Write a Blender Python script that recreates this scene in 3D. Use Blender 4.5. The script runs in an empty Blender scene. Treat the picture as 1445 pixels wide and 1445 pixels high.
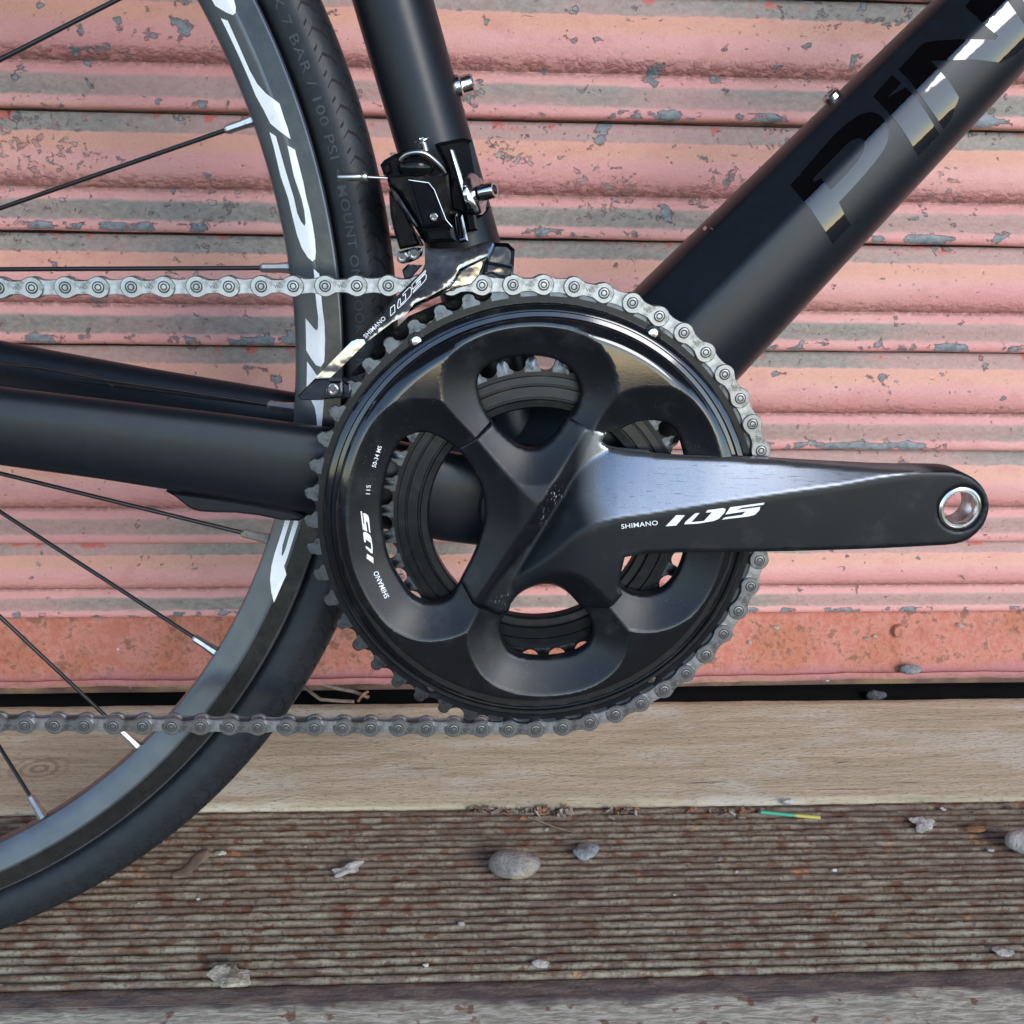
import bpy, bmesh, math, random
import numpy as np
from math import sin, cos, pi, sqrt, hypot, atan2, radians
from mathutils import Vector, Matrix
from mathutils.bvhtree import BVHTree
from mathutils.geometry import delaunay_2d_cdt
random.seed(7); rng = np.random.default_rng(7)
SC = bpy.context.scene; COL = SC.collection

# ------------------------------------------------------------------ camera, sky, sun, exposure
# bike frame of reference (mm): X forward, Y away from the camera, Z up, origin = centre of the big chainring.
LEAN = radians(7.5)                       # the bike leans against the shutter
GZ = 0.0                                  # height of the chainring centre, set below (mm)
CAM = np.array([-36.06, -429.0, 123.3]); YAW, PITCH, ROLL, FPX = 0.0563, 0.2724, -0.01715, 1433.0
def cam_rows():
    f = np.array([sin(YAW)*cos(PITCH), cos(YAW)*cos(PITCH), -sin(PITCH)])
    r0 = np.array([cos(YAW), -sin(YAW), 0]); d0 = np.cross(f, r0)
    return np.array([r0*cos(ROLL)+d0*sin(ROLL), d0*cos(ROLL)-r0*sin(ROLL), f])
CR = cam_rows()
WC = np.array([-399.1, 43.5, 75.1])       # rear axle
RW = 336.0
GZ = -( -sin(LEAN)*WC[1] + cos(LEAN)*WC[2] - (RW-12.5)*cos(LEAN) - 12.5 )
BR = np.array([[1,0,0],[0,cos(LEAN),sin(LEAN)],[0,-sin(LEAN),cos(LEAN)]])
def b2w(p): return (BR @ np.asarray(p, float) + np.array([0,0,GZ]))/1000
def ray(px, py): return np.array([(px-722.5)/FPX, (py-722.5)/FPX, 1.0]) @ CR
def at(px, py, y):                        # point of the bike plane Y=y seen at a photo pixel
    d = ray(px, py); t = (y-CAM[1])/d[1]; return CAM+d*t
def xz(px, py, y): p = at(px, py, y); return (p[0], p[2])
CAMW = b2w(CAM)
def on_ground(px, py, z=0.0):             # point of the horizontal plane z seen at a photo pixel
    d = BR @ ray(px, py); t = (z-CAMW[2])/d[2]; return CAMW+d*t
def on_wall(px, py, y):
    d = BR @ ray(px, py); t = (y-CAMW[1])/d[1]; return CAMW+d*t

cd = bpy.data.cameras.new('camera'); cam = bpy.data.objects.new('camera', cd); COL.objects.link(cam)
R3 = BR @ np.array([CR[0], -CR[1], -CR[2]]).T
M = Matrix([[*R3[i], CAMW[i]] for i in range(3)]+[[0,0,0,1]])
cam.matrix_world = M
cd.sensor_width = 36; cd.lens = 36*FPX/1445; cd.clip_start = 0.01; cd.clip_end = 200
SC.camera = cam
w = bpy.data.worlds.new('World'); SC.world = w; w.use_nodes = True
nt = w.node_tree; bg = nt.nodes['Background']; sky = nt.nodes.new('ShaderNodeTexSky')
SUN_EL, SUN_AZ = radians(30), radians(152)   # azimuth from +Y, clockwise: low behind the camera, to its right, under the verandah edge
sky.sky_type = 'NISHITA'; sky.sun_disc = False; sky.sun_elevation = SUN_EL; sky.sun_rotation = SUN_AZ
sky.air_density = 1.0; sky.dust_density = 0.3; sky.ozone_density = 1.6
nt.links.new(sky.outputs[0], bg.inputs[0]); bg.inputs[1].default_value = 0.15
sl = bpy.data.lights.new('sun', 'SUN'); so = bpy.data.objects.new('sun', sl); COL.objects.link(so)
sl.energy = 0.6; sl.angle = radians(22); sl.color = (1.0, .97, .93)
sd = Vector((sin(SUN_AZ)*cos(SUN_EL), cos(SUN_AZ)*cos(SUN_EL), sin(SUN_EL)))
so.rotation_euler = sd.to_track_quat('Z', 'Y').to_euler(); so.location = sd*5
SC.view_settings.view_transform = 'Standard'; SC.view_settings.look = 'None'
SC.view_settings.exposure = 1.44; SC.view_settings.gamma = 1.0

# ------------------------------------------------------------------ material helpers
class NT:
    def __init__(s, name):
        s.m = bpy.data.materials.new(name); s.m.use_nodes = True; s.t = s.m.node_tree; s.n = s.t.nodes
        s.b = s.n['Principled BSDF']; s._pos = None
    def link(s, a, b): s.t.links.new(a, b)
    def put(s, sock, v):
        if isinstance(v, bpy.types.NodeSocket): s.link(v, sock)
        elif isinstance(v, (tuple, list)) and len(v) == 3 and sock.type == 'RGBA': sock.default_value = (*v, 1)
        else: sock.default_value = v
    def pos(s):
        if s._pos is None: s._pos = s.n.new('ShaderNodeNewGeometry').outputs['Position']
        return s._pos
    def obj(s): return s.n.new('ShaderNodeTexCoord').outputs['Object']
    def uv(s): return s.n.new('ShaderNodeUVMap').outputs[0]
    def map(s, vec, scale=(1,1,1), loc=(0,0,0), rot=(0,0,0)):
        n = s.n.new('ShaderNodeMapping'); s.link(vec, n.inputs[0]); n.inputs[1].default_value = loc
        n.inputs[2].default_value = rot; n.inputs[3].default_value = scale; return n.outputs[0]
    def noise(s, vec, scale, detail=4, rough=.55, dist=0):
        n = s.n.new('ShaderNodeTexNoise'); s.link(vec, n.inputs['Vector']); n.inputs['Scale'].default_value = scale
        n.inputs['Detail'].default_value = detail; n.inputs['Roughness'].default_value = rough
        n.inputs['Distortion'].default_value = dist; return n.outputs[0]
    def voro(s, vec, scale, feat='F1', rand=1):
        n = s.n.new('ShaderNodeTexVoronoi'); n.feature = feat; s.link(vec, n.inputs['Vector'])
        n.inputs['Scale'].default_value = scale; n.inputs['Randomness'].default_value = rand; return n.outputs['Distance']
    def math(s, op, a, b=0.0, c=0.0):
        n = s.n.new('ShaderNodeMath'); n.operation = op
        s.put(n.inputs[0], a); s.put(n.inputs[1], b); s.put(n.inputs[2], c); return n.outputs[0]
    def sep(s, v):
        n = s.n.new('ShaderNodeSeparateXYZ'); s.link(v, n.inputs[0]); return n.outputs
    def ss(s, v, a, b, lo=0., hi=1.):
        n = s.n.new('ShaderNodeMapRange'); n.interpolation_type = 'SMOOTHSTEP'; s.put(n.inputs[0], v)
        n.inputs[1].default_value = a; n.inputs[2].default_value = b; n.inputs[3].default_value = lo; n.inputs[4].default_value = hi
        return n.outputs[0]
    def band(s, v, a, b, e=.02):
        return s.math('MULTIPLY', s.ss(v, a-e, a+e), s.ss(v, b-e, b+e, 1., 0.))
    def mix(s, f, a, b):
        n = s.n.new('ShaderNodeMix'); n.data_type = 'RGBA'; s.put(n.inputs[0], f); s.put(n.inputs[6], a); s.put(n.inputs[7], b)
        return n.outputs[2]
    def attr(s, name):
        n = s.n.new('ShaderNodeAttribute'); n.attribute_name = name; return n.outputs['Fac']
    def bump(s, h, strength=.3, dist=.001):
        n = s.n.new('ShaderNodeBump'); s.link(h, n.inputs['Height']); n.inputs['Strength'].default_value = strength
        n.inputs['Distance'].default_value = dist; s.link(n.outputs[0], s.b.inputs['Normal'])
    def set(s, **k):
        for a, v in k.items(): s.put(s.b.inputs[a.replace('_', ' ')], v)
        return s.m
MAT = {}
def simple(name, col, rough, metal=0., vary=.12, scale=60, rvar=.08, spec=.5, grime=None, gscale=25, coat=0., bump=0.):
    n = NT(name); p = n.obj(); f = n.noise(p, scale, 5)
    c = n.mix(n.ss(f, .3, .7), tuple(x*(1-vary) for x in col), tuple(min(1, x*(1+vary)) for x in col))
    if grime:
        g = n.ss(n.noise(p, gscale, 6, .65), .5, .72); c = n.mix(n.math('MULTIPLY', g, grime[3]), c, tuple(grime[:3]))
    r = n.math('ADD', n.math('MULTIPLY', n.math('SUBTRACT', n.noise(p, scale*.6, 4), .5), 2*rvar), rough)
    n.set(Base_Color=c, Roughness=r, Metallic=metal)
    n.b.inputs['Specular IOR Level'].default_value = spec
    if coat: n.b.inputs['Coat Weight'].default_value = coat; n.b.inputs['Coat Roughness'].default_value = .03
    if bump: n.bump(n.noise(p, scale*8, 3), bump, .0004)
    MAT[name] = n.m; return n.m
simple('frame_black', (.0065, .0085, .0125), .34, spec=.33, vary=.12, scale=300, rvar=.02, grime=(.03,.03,.03,.10), gscale=200)
simple('frame_gloss', (.002, .002, .003), .03, spec=.8, rvar=.015)
simple('gloss_black', (.004, .0045, .006), .12, spec=.22, rvar=.06, grime=(.02,.02,.02,.4), gscale=120)
simple('plastic_black', (.005, .005, .006), .2, spec=.22, rvar=.1, grime=(.05,.045,.04,.5), gscale=90)
simple('chrome', (.29, .305, .34), .10, 1., rvar=.08, scale=200, grime=(.07,.068,.065,.9), gscale=110)
def wavy(nm, amt, sc):
    m = MAT[nm]; t = m.node_tree; b = t.nodes['Principled BSDF']; tc_ = t.nodes.new('ShaderNodeTexCoord'); no = t.nodes.new('ShaderNodeTexNoise'); no.inputs['Scale'].default_value = sc; no.inputs['Detail'].default_value = 3
    bu = t.nodes.new('ShaderNodeBump'); bu.inputs['Strength'].default_value = amt; bu.inputs['Distance'].default_value = .003
    t.links.new(tc_.outputs['Object'], no.inputs['Vector']); t.links.new(no.outputs[0], bu.inputs['Height']); t.links.new(bu.outputs[0], b.inputs['Normal'])
wavy('chrome', .35, 45)
simple('bolt_steel', (.62, .62, .62), .22, 1., rvar=.1, grime=(.12,.10,.09,.6), gscale=200)
simple('bolt_bright', (.62, .63, .65), .13, 1., rvar=.05)
simple('chain_steel', (.31, .315, .32), .31, .86, rvar=.1, scale=250, grime=(.07,.065,.055,.8), gscale=170)
simple('chain_inner', (.36, .365, .37), .38, .82, rvar=.1, scale=250, grime=(.13,.12,.11,.6), gscale=170)
simple('tooth_steel', (.12, .13, .145), .34, 1., rvar=.12, scale=400, grime=(.03,.03,.03,1.), gscale=240)
simple('ring_black', (.006, .0068, .0085), .3, spec=.3, rvar=.1, grime=(.03,.028,.025,.5), gscale=150)
simple('engraving', (.03, .03, .03), .6)
simple('rubber', (.0145, .017, .021), .44, spec=.32, vary=.2, scale=200, grime=(.04,.038,.034,.22), gscale=160, bump=.15)
simple('rim_black', (.10, .108, .122), .25, .6, rvar=.06, grime=(.10,.098,.09,.35), gscale=60)
simple('brake_track', (.05, .05, .048), .28, .75, rvar=.08, scale=200, grime=(.10,.095,.08,.5), gscale=60)
simple('spoke_black', (.012, .012, .013), .3, rvar=.1)
simple('nipple', (.55, .55, .53), .35, 1., grime=(.2,.18,.15,.6), gscale=300)
simple('white_print', (.80, .81, .81), .35, vary=.03, grime=(.45,.45,.44,.25), gscale=200)
simple('cable_steel', (.6, .61, .63), .3, 1.)
simple('dark_gap', (.01, .01, .01), .8)

# ------------------------------------------------------------------ mesh helpers
def mesh_obj(name, v, f, mat, parent=None, smooth=None, scale=.001, mats=None, mi=None, fixn=True, at_=None):
    me = bpy.data.meshes.new(name)
    me.from_pydata([tuple(np.asarray(p, float)*scale) for p in v], [], [tuple(int(i) for i in q) for q in f])
    for m in (mats or [mat]): me.materials.append(MAT[m] if isinstance(m, str) else m)
    if mi is not None: me.polygons.foreach_set('material_index', list(mi))
    if fixn:
        bm = bmesh.new(); bm.from_mesh(me); bmesh.ops.recalc_face_normals(bm, faces=bm.faces[:]); bm.to_mesh(me); bm.free()
    if smooth is not None:
        me.polygons.foreach_set('use_smooth', [True]*len(me.polygons)); me.set_sharp_from_angle(angle=radians(smooth))
    me.update()
    return link(name, me, parent)
def link(name, me, parent=None):
    o = bpy.data.objects.new(name, me); COL.objects.link(o)
    if parent is not None:
        o.parent = parent
        if parent is BIKE: o.location = OFF
    return o
def tag(o, label=None, cat=None, group=None, kind=None):
    if label: o['label'] = label
    if cat: o['category'] = cat
    if group: o['group'] = group
    if kind: o['kind'] = kind
    return o
class MB:
    def __init__(s): s.v = []; s.f = []; s.mi = []
    def add(s, v, f, mi=0):
        k = len(s.v); s.v += [tuple(p) for p in v]; s.f += [tuple(i+k for i in q) for q in f]; s.mi += [mi]*len(f)
    def obj(s, name, mats, parent=None, smooth=40, **k):
        mats = [mats] if isinstance(mats, str) else mats
        return mesh_obj(name, s.v, s.f, None, parent, smooth, mats=mats, mi=s.mi, **k)
def lathe(prof, seg=24, c=(0,0,0), axis='Y', a0=0.):
    # profile [(r, y)] turned round the Y axis (or a given direction)
    v = []; f = []
    if isinstance(axis, str): q = Matrix.Identity(3)
    else: q = Vector((0,1,0)).rotation_difference(Vector(axis)).to_matrix()
    for (r, y) in prof:
        for k in range(seg):
            a = a0+2*pi*k/seg; p = q @ Vector((r*cos(a), y, r*sin(a))); v.append((p[0]+c[0], p[1]+c[1], p[2]+c[2]))
    n = len(prof)
    for i in range(n-1):
        for k in range(seg): f.append((i*seg+k, i*seg+(k+1) % seg, (i+1)*seg+(k+1) % seg, (i+1)*seg+k))
    f.append(tuple(range(seg))[::-1]); f.append(tuple((n-1)*seg+k for k in range(seg)))
    return v, f
def rod(a, b, r, seg=10, r2=None):
    a = np.array(a, float); b = np.array(b, float); L = np.linalg.norm(b-a)
    return lathe([(r, 0), (r if r2 is None else r2, L)], seg, a, tuple((b-a)/L))
def sweep(path, r, seg=8):
    path = [Vector(p) for p in path]; v = []; f = []
    up = Vector((0,1,0))
    for i, p in enumerate(path):
        t = (path[min(i+1, len(path)-1)]-path[max(i-1, 0)]).normalized()
        u = t.cross(up); u = u.normalized() if u.length > 1e-4 else Vector((1,0,0)); w_ = t.cross(u)
        for k in range(seg):
            a = 2*pi*k/seg; q = p+u*(r*cos(a))+w_*(r*sin(a)); v.append(tuple(q))
    for i in range(len(path)-1):
        for k in range(seg): f.append((i*seg+k, i*seg+(k+1) % seg, (i+1)*seg+(k+1) % seg, (i+1)*seg+k))
    f.append(tuple(range(seg))); f.append(tuple((len(path)-1)*seg+k for k in range(seg)))
    return v, f
def chaikin(L, n=2, closed=True):
    L = [np.array(p, float) for p in L]
    for _ in range(n):
        o = []
        m = len(L)
        for i in range(m if closed else m-1):
            a, b = L[i], L[(i+1) % m]; o += [a*.75+b*.25, a*.25+b*.75]
        if not closed: o = [L[0]]+o+[L[-1]]
        L = o
    return L
def densify(L, step, closed=True):
    o = []; m = len(L)
    for i in range(m if closed else m-1):
        a = np.array(L[i], float); b = np.array(L[(i+1) % m], float); n = max(1, int(math.ceil(np.linalg.norm(b-a)/step)))
        for k in range(n): o.append(a+(b-a)*k/n)
    if not closed: o.append(np.array(L[-1], float))
    return o
def inside(P, loop):
    L = np.array(loop); x, y = P[:,0], P[:,1]; c = np.zeros(len(P), bool); j = len(L)-1
    for i in range(len(L)):
        x1, y1 = L[i]; x2, y2 = L[j]
        if y1 != y2:
            m = ((y1 > y) != (y2 > y)) & (x < (x2-x1)*(y-y1)/(y2-y1)+x1); c ^= m
        j = i
    return c
def dist_loop(P, loop, closed=True):
    L = np.array(loop, float); A = L; B = np.roll(L, -1, 0)
    if not closed: A, B = L[:-1], L[1:]
    best = np.full(len(P), 1e9)
    for a, b in zip(A, B):
        ab = b-a; t = np.clip(((P-a)@ab)/max(ab@ab, 1e-12), 0, 1); q = a+t[:,None]*ab
        best = np.minimum(best, np.hypot(*(P-q).T))
    return best
def tri_region(loops, step, extra=None, keep=None):
    # constrained triangulation of loops[0] minus loops[1:], with interior points
    L0 = np.array(loops[0]); lo = L0.min(0); hi = L0.max(0)
    pts = []; edges = []
    for L in loops:
        k = len(pts); pts += [tuple(p) for p in L]; edges += [(k+i, k+(i+1) % len(L)) for i in range(len(L))]
    for L in (extra or []):
        k = len(pts); pts += [tuple(p) for p in L]; edges += [(k+i, k+(i+1) % len(L)) for i in range(len(L))]
    gx = np.arange(lo[0], hi[0], step); gy = np.arange(lo[1], hi[1], step*.866)
    G = np.array([(x+(step/2 if j % 2 else 0), y) for j, y in enumerate(gy) for x in gx])
    if len(G):
        m = inside(G, loops[0])
        for L in loops[1:]: m &= ~inside(G, L)
        G = G[m]
        if len(G):
            d = np.min([dist_loop(G, L) for L in loops], 0); G = G[d > step*.5]
            if keep is not None: G = G[keep(G)]
    pts2 = [Vector(p) for p in pts]+[Vector(p) for p in G]
    ov, oe, of, _, _, _ = delaunay_2d_cdt(pts2, edges, [], 0, 1e-6)
    V = np.array([tuple(p) for p in ov]); F = np.array([tuple(q) for q in of])
    C = V[F].mean(1); m = inside(C, loops[0])
    for L in loops[1:]: m &= ~inside(C, L)
    return V, F[m]
def slab(name, loops, hfun, step, backy, mat, parent, attr=None, smooth=50, mats=None, extra=None, keep=None):
    # front surface y=-h(x,z) with walls dropped back to backy(x,z)
    V, F = tri_region(loops, step, extra, keep); h = hfun(V); n = len(V)
    bk = backy(V) if callable(backy) else np.full(n, backy)
    v = [(p[0], -hh, p[1]) for p, hh in zip(V, h)]; f = [tuple(t) for t in F]
    cnt = {}
    for t in F:
        for i in range(3): cnt.setdefault(frozenset((t[i], t[(i+1) % 3])), []).append((t[i], t[(i+1) % 3]))
    be = [e[0] for e in cnt.values() if len(e) == 1]; ids = {}
    for a, b in be:
        for i in (a, b):
            if i not in ids: ids[i] = len(v); v.append((V[i][0], bk[i], V[i][1]))
        f.append((b, a, ids[a], ids[b]))
    k = len(v); v += [(p[0], b, p[1]) for p, b in zip(V, bk)]
    # closing back: reuse triangles at the back depth, coarse enough to be cheap
    remap = {i: ids.get(i, k+i) for i in range(n)}
    f += [tuple(remap[i] for i in t)[::-1] for t in F]
    o = mesh_obj(name, v, f, mat, parent, smooth, mats=mats)
    if attr:
        for an, fn in attr.items():
            val = fn(V); full = np.zeros(len(v)); full[:n] = val
            for i, j in ids.items(): full[j] = 0
            at_ = o.data.attributes.new(an, 'FLOAT', 'POINT'); at_.data.foreach_set('value', full.astype(np.float32))
    return o, (v, f)
def plate(loop, y0, y1, bev=.4, round_=0):
    # extruded outline (x,z) between y0 (front) and y1 with a chamfered front edge
    L = [np.array(p, float) for p in loop]
    if round_: L = chaikin(L, round_)
    m = len(L); ar = sum(L[i][0]*L[(i+1) % m][1]-L[(i+1) % m][0]*L[i][1] for i in range(m))
    if ar < 0: L = L[::-1]
    ins = []
    for i in range(m):
        a, b, c = L[i-1], L[i], L[(i+1) % m]; d1 = (b-a)/(np.linalg.norm(b-a)+1e-9); d2 = (c-b)/(np.linalg.norm(c-b)+1e-9)
        n = np.array([-(d1[1]+d2[1]), d1[0]+d2[0]]); n = n/(np.linalg.norm(n)+1e-9); k = min(1.6, 1/max(.4, abs(n@np.array([-d1[1], d1[0]]))))
        ins.append(b+n*bev*k)
    v = [(p[0], y0, p[1]) for p in ins]+[(p[0], y0+bev, p[1]) for p in L]+[(p[0], y1, p[1]) for p in L]
    f = [tuple(range(m))]
    for r in (0, 1):
        for i in range(m): f.append((r*m+i, (r+1)*m+i, (r+1)*m+(i+1) % m, r*m+(i+1) % m))
    f.append(tuple(2*m+i for i in range(m))[::-1])
    return v, f
def text2d(s, size=1.0, shear=0., spacing=1.):
    c = bpy.data.curves.new('t', 'FONT'); c.body = s; c.size = size; c.shear = shear; c.space_character = spacing; c.offset = .006; c.resolution_u = 3
    o = bpy.data.objects.new('t', c); COL.objects.link(o); dg = bpy.context.evaluated_depsgraph_get(); dg.update()
    me = o.evaluated_get(dg).to_mesh(); V = np.array([tuple(v.co)[:2] for v in me.vertices]); F = [tuple(p.vertices) for p in me.polygons]
    o.evaluated_get(dg).to_mesh_clear(); bpy.data.objects.remove(o); bpy.data.curves.remove(c)
    return V, F
def cast(bvh, px, py, off=.15):
    o = Vector(CAM); d = Vector(ray(px, py)).normalized(); h, n, i, _ = bvh.ray_cast(o, d)
    if h is None: return None
    if n.dot(d) > 0: n = -n
    return h+n*off
def bvh_of(vf): return BVHTree.FromPolygons([tuple(p) for p in vf[0]], [tuple(q) for q in vf[1]])
def decal(name, loops, bvh, mat, parent, step=6, off=.15, thick=0):
    V, F = tri_region([densify(L, step) for L in loops], step)
    pts = [cast(bvh, p[0], p[1], off) for p in V]
    F = [t for t in F if all(pts[i] is not None for i in t)]
    pts = [p if p is not None else Vector(CAM) for p in pts]
    used = sorted({i for t in F for i in t}); rm = {i: k for k, i in enumerate(used)}
    return mesh_obj(name, [pts[i] for i in used], [tuple(rm[i] for i in t)[::-1] for t in F], mat, parent, 60, fixn=False)
def text_decal(name, s, p0, p1, hgt, bvh, mat, parent, shear=0., off=.15, flip=1):
    # text from pixel p0 to p1 (baseline), letter height hgt px
    V, F = text2d(s, 1., 0, 1.05); V = V-V.min(0); V = V/V.max(0)
    p0 = np.array(p0, float); p1 = np.array(p1, float); u = p1-p0; n = np.array([u[1], -u[0]])/np.linalg.norm(u)
    P = p0+V[:,:1]*u+V[:,1:]*n*hgt+V[:,1:]*shear*u/np.linalg.norm(u)*hgt
    pts = [cast(bvh, *p, off) for p in P]
    if any(p is None for p in pts): pts = [p or pts[0] or Vector(CAM) for p in pts]
    return mesh_obj(name, pts, F, mat, parent, fixn=False)

# ------------------------------------------------------------------ setting materials
def mat_shutter():
    n = NT('peeling_shutter_paint'); P = n.pos(); uv = n.sep(n.uv()); v = uv[1]; z = n.sep(P)[2]
    fine = n.noise(n.map(P, (1,1,1.6)), 190, 5, .62); mid = n.noise(n.map(P, (1,1,1.4)), 42, 5, .6); low = n.noise(n.map(P, (1,1,3)), 5, 3)
    oi = n.n.new('ShaderNodeObjectInfo').outputs['Random']
    pv = n.math('ADD', v, n.math('MULTIPLY', n.math('SUBTRACT', n.math('ADD', n.math('MULTIPLY', mid, .6), n.math('MULTIPLY', fine, .4)), .5), .075))
    pink = n.mix(n.ss(low, .35, .65), (.64, .285, .262), (.68, .335, .295))
    pink = n.mix(n.math('MULTIPLY', n.band(pv, .17, .32, .05), .75), pink, (.66, .34, .225))
    pink = n.mix(n.math('MULTIPLY', n.ss(mid, .5, .75), .45), pink, (.54, .205, .185))
    hi = n.ss(z, .25, .42)                                             # the upper slats are far more weathered
    rough_z = n.math('MULTIPLY', n.math('MULTIPLY', n.band(pv, .515, .66, .05), n.ss(fine, .40, .58)), n.math('ADD', .3, n.math('MULTIPLY', hi, .5)))
    pink = n.mix(rough_z, pink, (.42, .155, .14))
    g_amt = n.math('ADD', .55, n.math('MULTIPLY', n.ss(low, .38, .6), .42))
    grey = n.math('MULTIPLY', n.math('MAXIMUM', n.ss(pv, .165, .185, 1., 0.), n.band(pv, .725, .89, .018)), g_amt)
    greyc = n.mix(n.ss(fine, .35, .65), (.20, .185, .155), (.29, .262, .222))
    c = n.mix(grey, pink, greyc)
    dirt = n.math('MULTIPLY', n.band(pv, .59, .655, .025), n.ss(fine, .33, .6, .35, 1.))
    c = n.mix(n.math('MULTIPLY', dirt, .8), c, n.mix(low, (.23, .10, .085), (.30, .16, .12)))
    # paint flaked off to bare metal: many more flakes on the upper slats and on the rolled lips
    cl = n.ss(n.noise(n.map(P, (1,1,1.2)), 8, 4, .65), .47, .60)
    pm = n.noise(n.map(P, (1,1,1.25)), 62, 6, .6, .15)
    thr = n.math('SUBTRACT', .705, n.math('ADD', n.math('MULTIPLY', hi, .04), n.math('MULTIPLY', cl, .075)))
    lip = n.math('MULTIPLY', n.band(v, .905, .985, .012), n.ss(n.noise(n.map(P, (.5,1,1)), 11, 3), .43, .58))
    thr = n.math('SUBTRACT', thr, n.math('MULTIPLY', lip, .15))
    d = n.math('SUBTRACT', pm, thr)
    peel = n.ss(d, 0., .008); rimm = n.math('MULTIPLY', n.ss(d, -.022, -.002), n.ss(d, -.002, .004, 1., 0.))
    c = n.mix(n.math('MULTIPLY', rimm, .55), c, (.68, .40, .36))
    mc = n.mix(n.ss(fine, .3, .7), (.12, .14, .145), (.25, .275, .285))
    c = n.mix(peel, c, mc)
    # curled little flakes, pale where they lift
    fl = n.noise(n.map(P, (1,1,1.3)), 170, 5, .6, .2); fz = n.math('MULTIPLY', n.ss(n.noise(P, 7, 3, .6), .50, .62), n.math('ADD', .35, n.math('MULTIPLY', hi, .65)))
    fd_ = n.math('SUBTRACT', fl, n.math('SUBTRACT', .70, n.math('MULTIPLY', fz, .13)))
    flk = n.ss(fd_, 0., .012); c = n.mix(n.math('MULTIPLY', flk, .75), c, n.mix(n.ss(pm, .4, .6), (.36, .19, .17), (.33, .31, .30)))
    frm = n.math('MULTIPLY', n.ss(fd_, -.03, -.004), n.ss(fd_, -.004, .004, 1., 0.)); c = n.mix(n.math('MULTIPLY', frm, .5), c, (.72, .46, .42))
    mic = n.noise(P, 520, 4, .7); c = n.mix(n.math('MULTIPLY', n.ss(mic, .52, .70), n.math('ADD', .18, n.math('MULTIPLY', n.math('MAXIMUM', grey, rough_z), .3))), c, (.26, .13, .115))
    # small crisp specks: chips and red primer
    sp = n.math('MULTIPLY', n.ss(n.voro(P, 130), .10, .16, 1., 0.), n.ss(n.noise(P, 17, 2), .52, .62))
    c = n.mix(n.math('MULTIPLY', sp, .6), c, (.24, .15, .13))
    red = n.math('MULTIPLY', n.band(pv, .02, .09, .02), n.ss(n.noise(P, 55, 4), .57, .64))
    c = n.mix(n.math('MULTIPLY', red, .85), c, (.52, .09, .06))
    n.set(Base_Color=c, Roughness=n.math('ADD', .36, n.math('MULTIPLY', fine, .28)), Metallic=0.)
    h = n.math('ADD', n.math('ADD', n.math('MULTIPLY', peel, -.7), n.math('MULTIPLY', n.math('SUBTRACT', frm, flk), .5)), n.math('ADD', n.math('MULTIPLY', rimm, .8), n.math('MULTIPLY', fine, n.math('ADD', .35, n.math('MULTIPLY', n.math('MAXIMUM', rough_z, dirt), 1.2)))))
    n.bump(n.math('ADD', h, n.math('MULTIPLY', n.noise(P, 620, 4, .65), .35)), .95, .0012); MAT['shutter'] = n.m
mat_shutter()
def mat_bar():
    n = NT('rusty_bottom_bar'); P = n.pos(); z = n.sep(P)[2]
    a = n.noise(P, 75, 6, .68); b = n.noise(P, 18, 4); f = n.noise(P, 260, 4, .6)
    c = n.mix(n.ss(a, .38, .62), (.46, .15, .10), (.56, .23, .17))
    c = n.mix(n.math('MULTIPLY', n.ss(b, .45, .6), .5), c, (.38, .13, .05))
    c = n.mix(n.math('MULTIPLY', n.ss(a, .53, .63), .8), c, (.20, .085, .05))
    sp_ = n.math('MULTIPLY', n.ss(f, .52, .62), n.ss(b, .35, .6)); c = n.mix(n.math('MULTIPLY', sp_, .7), c, (.24, .085, .04))
    c = n.mix(n.math('MULTIPLY', n.ss(n.math('ADD', z, n.math('MULTIPLY', b, .02)), .018, .03, 1., 0.), .75), c, (.40, .16, .16))
    c = n.mix(n.math('MULTIPLY', n.ss(n.math('ADD', z, n.math('MULTIPLY', a, .008)), .009, .0145, 1., 0.), .85), c, n.mix(n.ss(b, .45, .6), (.20, .12, .085), (.36, .24, .12)))
    wh = n.math('MULTIPLY', n.ss(n.voro(P, 62), .07, .10, 1., 0.), n.ss(n.noise(P, 14, 2), .55, .62))
    c = n.mix(wh, c, (.62, .56, .52))
    n.set(Base_Color=c, Roughness=.78); n.bump(n.math('ADD', a, n.math('MULTIPLY', f, .6)), .9, .0018); MAT['bar'] = n.m
mat_bar()
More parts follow.
